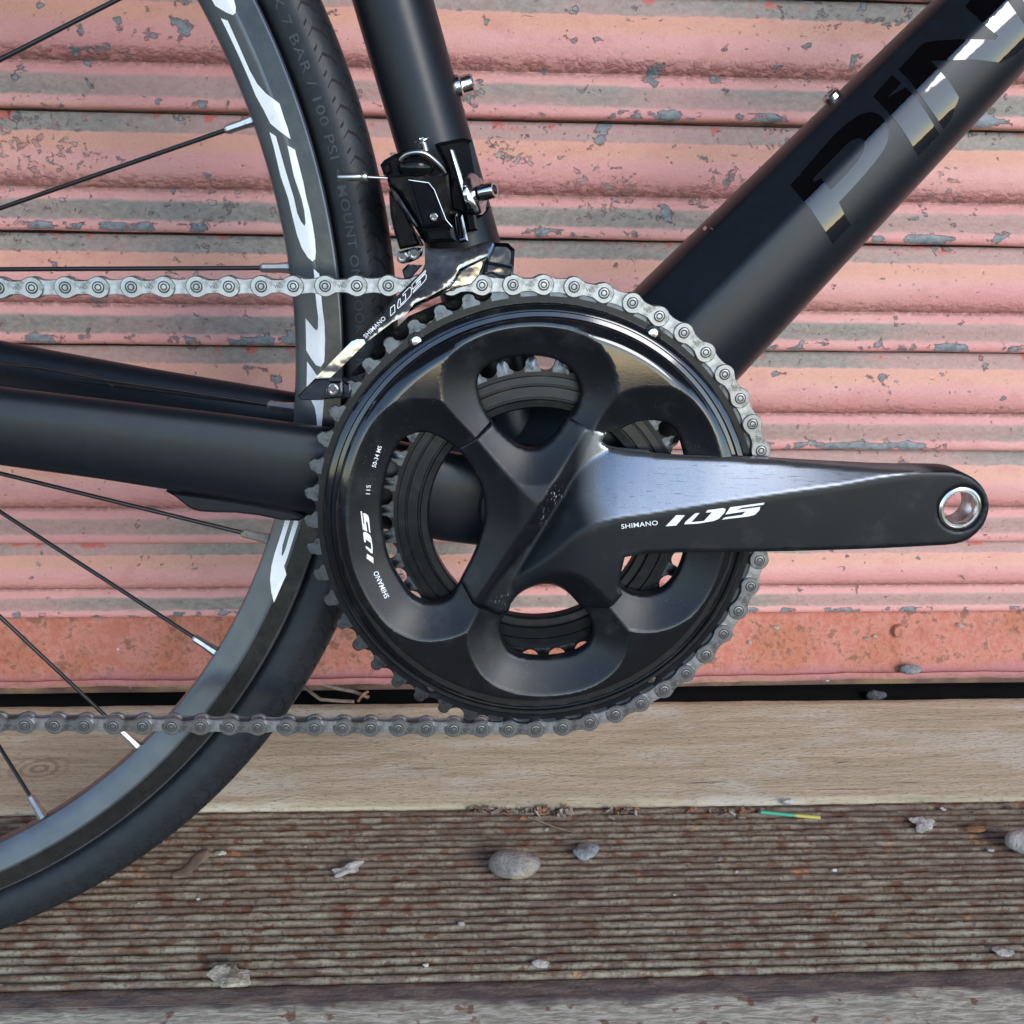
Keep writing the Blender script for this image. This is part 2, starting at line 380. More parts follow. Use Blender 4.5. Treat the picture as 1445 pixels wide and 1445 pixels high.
def mat_deck():
    n = NT('rust_stained_decking'); P = n.pos(); s = n.sep(P)
    g = n.noise(n.map(P, (1,6,1)), 45, 5, .6); r = n.noise(n.map(P, (1,1.7,1)), 85, 3, .55); b = n.noise(P, 7, 3); f = n.noise(P, 420, 4, .65)
    c = n.mix(n.ss(b, .35, .65), (.135, .084, .058), (.17, .118, .076))
    c = n.mix(n.math('MULTIPLY', n.ss(g, .42, .66), .65), c, (.33, .285, .20))
    grn = n.math('MULTIPLY', n.ss(s[1], .06, -.02, 0., 1.), .6)
    c = n.mix(n.math('MULTIPLY', grn, n.ss(g, .4, .6)), c, (.30, .285, .205))
    st = n.math('MULTIPLY', n.ss(r, .54, .64), n.ss(b, .3, .6, .45, 1.))
    c = n.mix(n.math('MULTIPLY', st, .85), c, (.12, .036, .012))
    c = n.mix(n.math('MULTIPLY', n.ss(n.noise(P, 48, 4, .6), .655, .71), .7), c, (.42, .19, .07))
    c = n.mix(n.math('MULTIPLY', n.ss(f, .50, .68), .75), c, (.06, .045, .035))
    c = n.mix(n.math('MULTIPLY', n.band(n.math('ADD', s[1], n.math('MULTIPLY', n.math('SUBTRACT', n.noise(P, 40, 4, .6), .5), .02)), -.03, -.0085, .0035), .85), c, n.mix(n.ss(g, .4, .6), (.075, .062, .066), (.14, .10, .088)))
    c = n.mix(n.ss(n.voro(P, 210), .05, .08, .45, 0.), c, (.45, .43, .39))
    n.set(Base_Color=c, Roughness=n.math('ADD', .62, n.math('MULTIPLY', f, .25)))
    n.bump(n.math('ADD', f, n.math('MULTIPLY', g, .6)), .8, .0011); MAT['deck'] = n.m
mat_deck()
def mat_plank():
    n = NT('weathered_plank'); P = n.pos(); y = n.sep(P)[1]
    gr = n.noise(n.map(P, (14,70,1), rot=(0,0,radians(14))), 6, 6, .65, .4); b = n.noise(P, 22, 4, .6); f = n.noise(P, 380, 4, .65)
    c = n.mix(n.ss(gr, .38, .64), (.28, .262, .205), (.52, .50, .42))
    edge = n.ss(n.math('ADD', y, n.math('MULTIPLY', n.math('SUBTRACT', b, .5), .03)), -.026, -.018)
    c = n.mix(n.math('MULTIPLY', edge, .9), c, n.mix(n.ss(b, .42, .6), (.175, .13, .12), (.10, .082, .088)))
    r = n.noise(P, 95, 3, .5); c = n.mix(n.math('MULTIPLY', n.ss(r, .62, .69), .8), c, (.16, .06, .035))
    c = n.mix(n.math('MULTIPLY', n.ss(n.noise(P, 60, 3), .68, .73), .9), c, (.40, .17, .05))
    n.set(Base_Color=c, Roughness=.8); n.bump(n.math('ADD', gr, n.math('MULTIPLY', f, .5)), .8, .0013); MAT['plank'] = n.m
mat_plank()
def mat_timber():
    n = NT('pale_timber'); P = n.pos()
    k = np.array(on_ground(56, 1085)); q = n.map(P, (1,1.3,1), loc=(-k[0], -k[1]*1.3, 0))
    ln = n.n.new('ShaderNodeVectorMath'); ln.operation = 'LENGTH'; n.link(n.map(q, (1,1,0)), ln.inputs[0]); kd = ln.outputs['Value']
    g = n.noise(n.map(P, (1.1,16,1)), 9, 6, .62, .7); b = n.noise(n.map(P, (1,2.6,1)), 9, 4, .6); f = n.noise(n.map(P, (.6,1.6,1)), 330, 5, .7)
    c = n.mix(n.ss(g, .33, .68), (.45, .365, .235), (.62, .525, .365))
    c = n.mix(n.math('MULTIPLY', n.ss(b, .5, .64), .75), c, (.65, .61, .49))
    ring = n.math('SINE', n.math('MULTIPLY', n.math('ADD', kd, n.math('MULTIPLY', g, .008)), 900))
    c = n.mix(n.math('MULTIPLY', n.ss(kd, .006, .03, .55, 0.), n.ss(ring, -.4, .8)), c, (.21, .15, .10))
    crack = n.ss(n.noise(n.map(P, (1.5,26,1)), 7, 5, .6, .5), .66, .70)
    c = n.mix(n.math('MULTIPLY', crack, .75), c, (.15, .125, .10))
    c = n.mix(n.math('MULTIPLY', n.ss(f, .53, .66), .6), c, (.19, .155, .11))
    c = n.mix(n.ss(n.voro(P, 150), .05, .08, .6, 0.), c, (.13, .10, .08))
    n.set(Base_Color=c, Roughness=.8); n.bump(n.math('SUBTRACT', n.math('ADD', f, n.math('MULTIPLY', g, .4)), crack), .8, .0014); MAT['timber'] = n.m
mat_timber()
simple('soil', (.0045, .004, .0035), .95, vary=.5, scale=40)
simple('pebble_grey', (.20, .19, .17), .55, vary=.45, scale=60, grime=(.40,.24,.10,.85), gscale=38, bump=.5)
simple('pebble_pale', (.33, .30, .28), .7, vary=.25, scale=90, grime=(.45,.30,.24,.5), gscale=60, bump=.5)
simple('pebble_slate', (.19, .20, .21), .65, vary=.35, scale=120, bump=.6)
simple('chip_white', (.42, .40, .37), .7, vary=.2, scale=120, bump=.4)
simple('dry_leaf', (.15, .105, .075), .8, vary=.4, scale=90, bump=.4)
simple('dry_twig', (.19, .135, .105), .8, vary=.35, scale=120, bump=.4)
simple('dry_orange', (.26, .12, .045), .8, vary=.5, scale=120)
simple('mortar', (.28, .25, .20), .9, vary=.35, scale=150, bump=.8)
def mat_wire():
    n = NT('green_yellow_wire'); z = n.sep(n.uv())[1]
    n.set(Base_Color=n.mix(n.ss(z, .55, .62), (.05, .30, .19), (.45, .38, .09)), Roughness=.35); MAT['wire'] = n.m
mat_wire()

# ------------------------------------------------------------------ the setting: ground, boards, shutter
BIKE = None; OFF = (0,0,0)
WY = .285; WROT = radians(.44)
def wob(x, seed, amp, ks=(6, 14, 31, 67)):
    r = np.random.default_rng(seed); o = 0*x
    for i, k in enumerate(ks): o = o+np.sin(x*k*(1+.2*r.random())+r.random()*6.28)*amp/(1+.6*i)
    return o
# base sheet with a trough in front of the shutter
g = MB(); zb = -.034
g.add([(-9,-9,zb), (9,-9,zb), (9,3,zb), (-9,3,zb)], [(0,1,2,3)])
ground = mesh_obj('ground', g.v, g.f, 'soil', None, scale=1)
tag(ground, 'dark soil base under the boards', 'ground', kind='structure')
XS = np.unique(np.concatenate([np.linspace(-1.6, -.5, 30), np.linspace(-.5, .55, 420), np.linspace(.55, 1.6, 30)]))
def grid_obj(name, prof, mat, parent, zf, thick=.028, smooth=60):
    # prof: [(y, z)] strip profile swept along X, closed underneath
    P = list(prof)+[(prof[-1][0], -thick), (prof[0][0], -thick)]
    n = len(P); v = []; f = []
    for x in XS:
        for j, (y, z) in enumerate(P):
            dz = zf(x, y, j) if j < len(prof) else 0
            v.append((x, y, z+dz))
    for i in range(len(XS)-1):
        for j in range(n): f.append((i*n+j, i*n+(j+1) % n, (i+1)*n+(j+1) % n, (i+1)*n+j))
    f.append(tuple(range(n))); f.append(tuple((len(XS)-1)*n+j for j in range(n)))
    return mesh_obj(name, v, f, mat, parent, smooth, scale=1)
NR, Y1, Y0 = 24, .1295, -.008; RP = (Y1-Y0)/NR
prof = [(Y1+.0013, -.0016), (Y1+.0006, -.0012)]
for k in range(NR):
    y = Y1-RP*k
    for u, z in ((.04, -.0038), (.14, -.0034), (.22, -.0008), (.36, 0), (.66, -.0001), (.80, -.0009), (.90, -.0036)): prof.append((y-u*RP, z))
prof += [(Y0-.001, -.0012), (Y0-.004, -.0010), (Y0-.008, -.0012), (Y0-.0110, -.0011), (Y0-.01105, -.006)]
NXS = {}
for j in range(len(prof)): NXS[j] = dict(zip(XS, wob(XS, 100+j//7, .00022, (9, 25, 70, 160, 330))+wob(XS, 900+j, .00012, (180, 410, 700, 1300))))
deck = grid_obj('decking_board', prof, 'deck', ground, lambda x, y, j: NXS[j][x])
deck['label'] = 'rust stained ribbed decking board'
for k in range(1, 6):
    o = link('decking_board', deck.data, ground); o.location = (0, -.15-.145*k+.004, 0)
pr = [(-.0192, -.006), (-.01925, -.0014), (-.021, -.0010), (-.025, -.0009)]+[(y, -.0009) for y in np.linspace(-.03, -.135, 12)]+[(-.139, -.003), (-.1405, -.008)]
w1 = dict(zip(XS, wob(XS, 31, .0003))); pk = grid_obj('plank', pr, 'plank', ground, lambda x, y, j: w1[x]); pk['label'] = 'smooth grey weathered plank in front of the ribbed board'
w2 = dict(zip(XS, wob(XS, 32, .0006, (5, 13, 40, 90)))); w3 = dict(zip(XS, wob(XS, 39, .0006, (8, 30, 70, 190))))
pr = [(.1312, -.006), (.1314, -.0012), (.1324, .0)]+[(y, .0002) for y in np.linspace(.14, .245, 10)]+[(.2512, .0006), (.2525, -.0006), (.2528, -.006)]
tb = grid_obj('timber_board', pr, 'timber', ground, lambda x, y, j: (w2[x]*.3 if 2 < j < 13 else w3[x]*.5), thick=.030)
for v_ in tb.data.vertices:
    if v_.co.y < .1325: v_.co.y += w3[min(XS, key=lambda q: abs(q-v_.co.x))]*.9 if False else 0
tb['label'] = 'pale weathered timber board between ribbed decking and shutter'
# footpath in front of the boards and the verandah roof over it (only seen in reflections and through its shade)
pv_ = MB(); pv_.add([(-150,-150,-.03), (150,-150,-.03), (150,-1.05,-.03), (-150,-1.05,-.03)], [(0,1,2,3)])
simple('asphalt', (.075, .074, .072), .9, vary=.3, scale=8); simple('verandah_lining', (.10, .085, .07), .8, vary=.2, scale=3)
pav = mesh_obj('footpath', pv_.v, pv_.f, 'asphalt', None, scale=1); tag(pav, 'grey footpath in front of the boards', 'footpath', kind='structure')
rf = MB(); ry = np.linspace(.6, -2.0, 12); v = []; f = []
for i, y in enumerate(ry):
    for x in (-6, 6): v += [(x, y, 2.55+.03*(i % 2)), (x, y, 2.72)]
for i in range(len(ry)-1):
    a = i*4; b_ = a+4; f += [(a, a+2, b_+2, b_), (a+1, b_+1, b_+3, a+3), (a, b_, b_+1, a+1), (a+2, a+3, b_+3, b_+2)]
f += [(0, 1, 3, 2), (len(v)-4, len(v)-2, len(v)-1, len(v)-3)]
vr = mesh_obj('verandah_roof', v, f, 'verandah_lining', None, scale=1); tag(vr, 'verandah roof lining over the shop front', 'roof', kind='structure')
# added dark panel behind the slats, stops light leaking through the seams
simple('dark_blocker', (.006, .006, .006), .95)
iv = MB(); iv.add([(-1.7,.33,-.05), (1.7,.33,-.05), (1.7,.33,2.6), (-1.7,.33,2.6), (-1.7,.40,-.05), (1.7,.40,-.05), (1.7,.40,2.6), (-1.7,.40,2.6)], [(0,1,2,3), (5,4,7,6), (0,4,5,1), (1,5,6,2), (2,6,7,3), (3,7,4,0)])
inn = mesh_obj('light_blocker', iv.v, iv.f, 'dark_blocker', None, scale=1); tag(inn, 'added dark panel blocking light behind the shutter', 'blocker', kind='structure')
SH = bpy.data.objects.new('roller_shutter', None); COL.objects.link(SH); SH.location = (0, WY, 0); SH.rotation_euler = (0, 0, WROT)
tag(SH, 'pink painted steel roller shutter with peeling curved slats', 'roller shutter')
PIT = .0744; S0 = .1553+.264
kv = np.array([-.03, .020, .027, .05, .10, .16, .20, .25, .30, .35, .40, .45, .50, .54, .575, .605, .63, .66, .69, .72, .76, .82, .87, .90, .93, .96, .98, .993, 1.0, 1.0])
ky = np.array([15., 15., 4.2, 3.5, 3.0, 2.0, .6, -1.6, -3.5, -4.9, -5.7, -5.8, -5.3, -4.4, -2.7, -.3, 1.3, .6, -1.2, -2.3, -2.9, -3.0, -3.1, -3.7, -4.5, -4.7, -4.0, -2.6, -.6, 4.0])
def slat_mesh(h, seed):
    xs = np.linspace(-1.55, 1.55, 120); n = len(kv); v = []; f = []; uv = []
    wx = wob(xs, seed, .0005, (2.2, 5, 11)); wz = wob(xs, seed+5, .00035, (4, 19, 60, 130))
    for i, x in enumerate(xs):
        for j in range(n):
            low = max(0, (kv[j]-.88)/.12)
            v.append((x, ky[j]/1000+wx[i]*(1-kv[j]), -kv[j]*h-(.0006 if j == n-1 else 0)+wz[i]*low)); uv.append((x, kv[j]))
    for i in range(len(xs)-1):
        for j in range(n-1): f.append((i*n+j, i*n+j+1, (i+1)*n+j+1, (i+1)*n+j))
    me = bpy.data.meshes.new('slat'); me.from_pydata(v, [], f); me.materials.append(MAT['shutter'])
    ul = me.uv_layers.new(name='UVMap'); 
    for lp in me.loops: ul.data[lp.index].uv = uv[lp.vertex_index]
    me.polygons.foreach_set('use_smooth', [True]*len(me.polygons)); me.set_sharp_from_angle(angle=radians(50)); me.update(); return me
sm = [slat_mesh(PIT, s) for s in (1, 11, 21)]
for k in range(-22, 4):
    o = link('slat', sm[k % 3], SH); o.location = (0, 0, S0-k*PIT)
o = link('slat', slat_mesh(S0-4*PIT-.0605, 33), SH); o.location = (0, 0, S0-4*PIT)
bp = [(.004, .064), (.0035, .058), (.001, .050), (-.002, .038), (-.005, .026), (-.007, .017), (-.0085, .0125), (-.0115, .0105), (-.0150, .0118), (-.0160, .0105), (-.0155, .0065), (-.010, .005), (-.006, -.004), (.006, -.004)]
b = MB(); xs = np.linspace(-1.55, 1.55, 220); n = len(bp); e = wob(xs, 77, .0008, (7, 19, 60, 140))
v = [(x, y+e[i]*(.6 if 6 < j < 11 else .1), z+e[i]*(.7 if 6 < j < 11 else .1)) for i, x in enumerate(xs) for j, (y, z) in enumerate(bp)]
f = [(i*n+j, i*n+(j+1) % n, (i+1)*n+(j+1) % n, (i+1)*n+j) for i in range(len(xs)-1) for j in range(n)]
b.add(v, f); b.obj('bottom_bar', 'bar', SH, 45, scale=1)['label'] = 'rust speckled red bottom bar with a front lip'
sw = on_wall(1271, 893, WY-.004)
v, f = lathe([(.0052, .002), (.0052, -.0012), (.0045, -.0022), (.0012, -.0026)], 20, (sw[0], -.0035, sw[2]), (0, .97, -.2))
mesh_obj('screw_head', v, f, 'bar', SH, 40, scale=1)

# ------------------------------------------------------------------ the bicycle
zb = (sin(LEAN)*43.5-GZ)/cos(LEAN); BASE = np.array([0, 43.5, zb])
BIKE = bpy.data.objects.new('bicycle', None); COL.objects.link(BIKE)
BIKE.location = b2w(BASE); BIKE.rotation_euler = (-LEAN, 0, 0); OFF = tuple(-BASE/1000)
tag(BIKE, 'matt black road bicycle leaning on the pink roller shutter', 'bicycle')
def part(name): 
    o = bpy.data.objects.new(name, None); COL.objects.link(o); o.parent = BIKE; o.location = OFF; return o

# --- frame
FR = part('frame')
def loft(stations, seg=48, power=2.4, clip=None):
    # stations: (centre, in-plane half width, half depth in Y); axis direction from neighbours
    v = []; f = []; n = len(stations)
    for i, (c, a, b) in enumerate(stations):
        c0 = np.array(stations[max(i-1, 0)][0], float); c1 = np.array(stations[min(i+1, n-1)][0], float)
        t = c1-c0; t /= np.linalg.norm(t); u = np.array([-t[2], 0, t[0]]); u /= np.linalg.norm(u); w_ = np.cross(t, u); w_ = w_ if w_[1] > 0 else -w_
        for k in range(seg):
            q = 2*pi*k/seg; x = np.sign(cos(q))*abs(cos(q))**(2/power); y = np.sign(sin(q))*abs(sin(q))**(2/power)
            if clip is not None:
                nn, cc = clip; m = x*nn[0]+y*nn[1]
                if m > cc: x -= nn[0]*(m-cc); y -= nn[1]*(m-cc)
            v.append(tuple(np.array(c)+u*x*a+w_*y*b))
    for i in range(n-1):
        for k in range(seg): f.append((i*seg+k, i*seg+(k+1) % seg, (i+1)*seg+(k+1) % seg, (i+1)*seg+k))
    f.append(tuple(range(seg))); f.append(tuple((n-1)*seg+k for k in range(seg)))
    return v, f
def lerp(a, b, t): return tuple(np.array(a, float)*(1-t)+np.array(b, float)*t)
# seat tube
sd_ = np.array([-.2887, 0, .9574]); st_top = sd_*520+np.array([1.4, 43.5, 0])
v, f = loft([(tuple(np.array([1.4, 43.5, 0])+sd_*s), 16.6, 16.6) for s in (0, 60, 120, 200, 300, 420, 520)], 48, 2.0)
SEAT = mesh_obj('seat_tube', v, f, 'frame_black', FR, 45); SEAT_VF = (v, f)
# down tube: aero section, wide at the bottom bracket
dd = np.array([.679, 0, .734])
sts = []
for s in (0, 40, 80, 110, 160, 220, 290, 380, 480, 600):
    a = np.interp(s, [0, 110, 290, 600], [33, 31.5, 24.5, 24]); sts.append((tuple(np.array([-1, 43.5, 0])+dd*s), a, np.interp(s, [0, 110, 290, 600], [30, 27, 23, 22])))
v, f = loft(sts, 96, 2.35, clip=(np.array([.62, -.785]), .955))
DOWN = mesh_obj('down_tube', v, f, 'frame_black', FR, 30); DOWN_VF = (v, f)
# bottom bracket shell
v, f = lathe([(20, 13.5), (25, 14.2), (27.5, 17), (31, 28), (31, 60), (27, 72), (20, 73.5)], 48)
mesh_obj('bottom_bracket_shell', v, f, 'frame_black', FR, 35)
# chainstays
def stay(side):
    P = []
    for X, zc, h, yo, b in ((5, -3, 21, 16, 9), (-40, 4, 21, 20, 9), (-95, 16, 20.5, 22.5, 8), (-140, 24, 19, 26, 8), (-190, 32.5, 17.5, 32, 8), (-240, 41, 16.5, 40, 8.5), (-300, 52, 15, 49, 9), (-350, 62, 13, 55, 8), (-392, 72, 11, 58, 6)):
        P.append(((X, 43.5+side*yo, zc+(5 if side > 0 and X < -60 else 0)), h, b))
    return loft(P, 40, 2.6)
STAY_VF = stay(-1)
mesh_obj('chainstay', *STAY_VF, 'frame_black', FR, 40); mesh_obj('chainstay', *stay(1), 'frame_black', FR, 40)
for s in (-1, 1):
    v, f = loft([((-392, 43.5+s*60, 84), 9, 6), ((-330, 43.5+s*50, 220), 8, 7), ((-230, 43.5+s*30, 400), 8, 7), ((-150, 43.5+s*10, 490), 9, 8)], 24, 2.2)
    mesh_obj('seatstay', v, f, 'frame_black', FR, 40)
v, f = loft([((-140, 43.5, 480), 17, 15), ((150, 43.5, 515), 17, 17), ((400, 43.5, 540), 20, 20)], 32, 2.2); mesh_obj('top_tube', v, f, 'frame_black', FR, 40)
v, f = loft([((425, 43.5, 400), 26, 24), ((375, 43.5, 575), 22, 22)], 32, 2.1); mesh_obj('head_tube', v, f, 'frame_black', FR, 40)
# cable guide under the stay, cables between the stays
L = [xz(*p, 24) for p in ((235, 686), (252, 694), (262, 703), (276, 713), (292, 717), (352, 718), (420, 732), (440, 720), (340, 700))]
mesh_obj('cable_guide', *plate(L, 16, 40, 1.2, 1), 'frame_black', FR, 40)
for off_, pts in ((0, [at(-20, 512, 55), at(60, 519, 54), at(150, 536, 52), at(260, 552, 50), at(400, 574, 46)]), (1, [at(-20, 508, 58), at(80, 523, 56), at(130, 528, 56), at(160, 545, 56)])):
    v, f = sweep(pts, .8, 8); mesh_obj('cable', v, f, 'spoke_black', FR, 60)
# bottle cage bolts
def bolt(name, base, d, parent, r=4.2, h=8):
    d = np.array(d, float); d /= np.linalg.norm(d); m = MB()
    v, f = lathe([(r+1.1, -2), (r+1.1, .6), (r+.3, 1.2), (r+.1, 1.6), (r, h-.8), (r-.8, h), (r*.55, h), (r*.5, h-2.5), (.3, h-2.6)], 24, tuple(base), tuple(d)); m.add(v, f)
    m.obj(name, 'bolt_steel', parent, 35)
p = at(648, 122, 43.5); bolt('bottle_bolt', p, (.9574, -.05, .2887), FR, 4.0, 6.5)
p = at(1181, 146, 43.5); bolt('bottle_bolt', p, (-.734, -.12, .679), FR, 4.0, 6.0)
# letters on the down tube
DB = bvh_of(DOWN_VF)
def T(L): return [(1100+x/4.1884, y/4.1884) for x, y in L]
Pl = [T(chaikin([(330,790),(410,720),(480,675),(540,660),(590,675),(630,720),(648,780),(635,850),(600,910),(545,980),(450,1090),(350,1195)], 2, False)+[(380,1260),(420,1330),(315,1442),(260,1350),(185,1240),(65,1095)]),
      T([(140,1117),(205,1076),(195,1062)]+chaikin([(210,1045),(400,850),(440,822),(480,815),(502,835),(500,880),(470,940),(420,1000),(360,1065),(300,1125)], 1, False)+[(270,1085),(245,1052)])]
decal('letter', Pl, DB, 'frame_gloss', FR, 4)
decal('letter', [T([(555,570),(665,443),(720,492),(635,580),(745,515),(800,570),(870,670),(945,795),(820,920),(760,820),(710,745),(640,660)])], DB, 'frame_gloss', FR, 4)
decal('letter', [T([(705,410),(850,255),(930,240),(1100,232),(1270,235),(1290,215),(1225,160),(1100,40),(1140,-20),(1330,-20),(1400,80),(1500,220),(1400,320),(1310,370),(1150,352),(895,360),(1000,480),(1060,575),(1015,700),(970,762),(930,700),(850,590),(780,490)])], DB, 'frame_gloss', FR, 4)
decal('letter', [T([(1425,-30),(1500,-80),(1600,60),(1520,90),(1450,30)])], DB, 'frame_gloss', FR, 4)
for L in ([(1225,150),(1245,110),(1265,95),(1268,105),(1252,118),(1240,150),(1228,158)], [(1275,92),(1305,98),(1318,115),(1310,128),(1290,132),(1285,126),(1303,120),(1300,108),(1280,103)]):
    decal('scratch', [T(L)], DB, 'bolt_steel', FR, 2, .25)
for L in ([(993,321),(996,319),(998,322),(996,326),(992,325)], [(1001,321),(1006,323),(1006,325)], [(1029,319),(1031,319),(1031,321)]): decal('paint_chip', [L], DB, 'bolt_steel', FR, 2, .2)

# --- rear wheel
WH = part('rear_wheel'); cx, cy, cz = WC
def ring_mesh(prof, seg, closed=True, wave=None):
    v = []; f = []; n = len(prof)
    for i in range(seg):
        a = 2*pi*i/seg
        for j, (r, y) in enumerate(prof): v.append((cx+r*cos(a), cy+y, cz+r*sin(a)))
    for i in range(seg):
        for j in range(n if closed else n-1):
            f.append((i*n+j, i*n+(j+1) % n, ((i+1) % seg)*n+(j+1) % n, ((i+1) % seg)*n+j))
    return v, f
half = [(289.5, -2.5), (290.2, -4.2), (292.0, -5.6), (295.5, -7.2), (300.5, -9.4), (301.3, -9.75), (302.2, -9.95), (310.0, -10.1), (311.3, -10.0), (311.9, -9.2)]
rp = half+[(312, -7), (306, -6), (306, 6), (312, 7)]+[(r, -y) for r, y in half[::-1]]
RIM_VF = ring_mesh(rp, 300); n_ = len(rp)
mi = [1 if (j % n_) in (6, 7, n_-8, n_-9) and False else 0 for j in range(300*n_)]
mesh_obj('rim', *RIM_VF, None, WH, 28, mats=['rim_black', 'brake_track'], mi=mi)
v, f = ring_mesh([(302.6, -10.12), (310.6, -10.28)], 300, False); mesh_obj('brake_track', v, f, 'brake_track', WH, 30, fixn=True)
tr = 12.6; tc = RW-tr; tp = []
for k in range(29):
    a = radians(-152+304*k/28); ny = -tr*sin(a)*1.0; rr = tc+tr*cos(a)
    tp.append((rr, ny))
tp = [(311, -8.2), (309, -7)] if False else tp
tp2 = []
for (r, y) in tp:
    # thin moulded lines on the sidewall
    k = math.atan2(abs(y), r-tc); ex = .35 if abs(k-radians(87)) < .06 or abs(k-radians(130)) < .06 else 0
    tp2.append((r+ex*cos(k), y+math.copysign(ex*sin(k), y)))
TYRE_VF = ring_mesh(tp2+[(309, 6.2), (309, -6.2)], 360); mesh_obj('tyre', *TYRE_VF, 'rubber', WH, 60)
# tread: flat near-black chevron strips on both shoulders, groove shade put into colour
tm = MB(); NB = 196; simple('sipe_shade', (.0025, .0025, .003), .8)
def tpt(k, a, s_, off): k = radians(20+(k-12)*1.34); r = tc+(tr+off)*cos(k); return (cx+r*cos(a), cy+s_*(tr+off)*sin(k), cz+r*sin(a))
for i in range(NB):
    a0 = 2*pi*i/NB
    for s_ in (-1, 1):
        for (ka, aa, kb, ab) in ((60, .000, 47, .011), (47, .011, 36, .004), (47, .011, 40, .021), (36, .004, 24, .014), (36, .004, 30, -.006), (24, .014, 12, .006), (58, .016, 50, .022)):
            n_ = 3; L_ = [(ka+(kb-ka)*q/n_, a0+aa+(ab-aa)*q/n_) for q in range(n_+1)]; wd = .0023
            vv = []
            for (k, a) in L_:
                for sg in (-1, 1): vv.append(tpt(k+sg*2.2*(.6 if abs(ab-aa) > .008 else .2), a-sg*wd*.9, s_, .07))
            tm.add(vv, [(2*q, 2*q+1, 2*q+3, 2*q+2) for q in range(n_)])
tg = tm.obj('tread_shade', 'sipe_shade', WH, None); tg['kind'] = 'stuff'
TB = bvh_of(TYRE_VF); RB = bvh_of(RIM_VF)
def arc_text(s, ang0, ang1, kdeg, hgt, up):
    # raised sidewall lettering from angle ang0 to ang1 (degrees) at section angle kdeg
    V, F = text2d(s, 1., 0, 1.1); V = V-V.min(0); V = V/V.max(0); out = []
    for u_, w_ in V:
        a = radians(ang0+(ang1-ang0)*u_); k = radians(kdeg)+(.5-w_)*up*hgt/tr
        r = tc+(tr+.28)*cos(k); out.append((cx+r*cos(a), cy-(tr+.28)*sin(k), cz+r*sin(a)))
    mesh_obj('lettering', out, F, 'rubber_letter', WH, fixn=False)
simple('rubber_letter', (.05, .052, .058), .5, spec=.4, vary=.2)
def wang(px, py): p = at(px, py, 33); return math.degrees(atan2(p[2]-cz, p[0]-cx))
arc_text('MAX 7 BAR / 100 PSI', wang(385, -60), wang(470, 225), 106, 4.2, 1)
arc_text('< MOUNT ON', wang(474, 240), wang(498, 395), 106, 4.2, 1)
arc_text('HOOKED RIM ONLY', wang(500, 408), wang(500, 600), 106, 4.2, 1)
# rim graphics
def A_(L): return [(270+x/4.8167, y/4.8167) for x, y in L]
def B_(L): return [(330+x/6.0208, 280+y/6.0208) for x, y in L]
def C_(L): return [(330+x/6.0208, 500+y/6.0208) for x, y in L]
def D_(L): return [(330+x/7.225, 700+y/7.225) for x, y in L]
G = [A_([(110,-60),(165,40),(240,85),(285,103),(302,90),(303,50),(285,-20),(265,-70)]),
     A_([(203,124),(250,140),(330,320),(400,480),(450,570),(510,635),(600,705),(630,800),(655,870),(676,947),(600,890),(540,840),(490,740),(440,650),(400,550),(330,390),(260,240)]),
     A_([(533,897),(577,925),(640,1150)])+B_([(515,0),(540,120),(570,190),(603,235),(612,210),(600,100),(577,0)])+A_([(700,1200),(655,990),(705,1018),(760,1230)])+B_([(618,0),(645,100),(672,230),(690,350),(697,450),(692,515),(670,535),(630,500),(580,420),(540,310),(500,150),(465,0)])+A_([(610,1200),(560,990)]),
     B_([(680,597),(725,640),(735,720),(745,850),(755,950),(770,1050),(775,1200),(772,1330),(768,1390),(740,1430),(700,1415),(660,1360),(618,1290),(615,1150),(612,1018),(640,1050),(680,1100),(705,1122),(718,1100),(718,1000),(705,900),(695,800),(690,720)]),
     C_([(625,60),(700,165),(750,240),(765,400),(757,500),(748,603),(740,720),(705,720),(708,590),(703,520),(690,450),(665,400),(620,300)]),
     D_([(548,150),(597,160),(575,260),(530,400),(500,500),(490,600),(500,608),(530,540),(570,400),(610,270),(630,160),(675,170),(655,290),(600,460),(550,620),(515,715),(537,800),(500,880),(410,1085),(385,980),(373,850),(385,720),(420,580),(470,430),(510,300)])]
for L in G: decal('rim_graphic', [L], RB, 'white_print', WH, 3, .28)
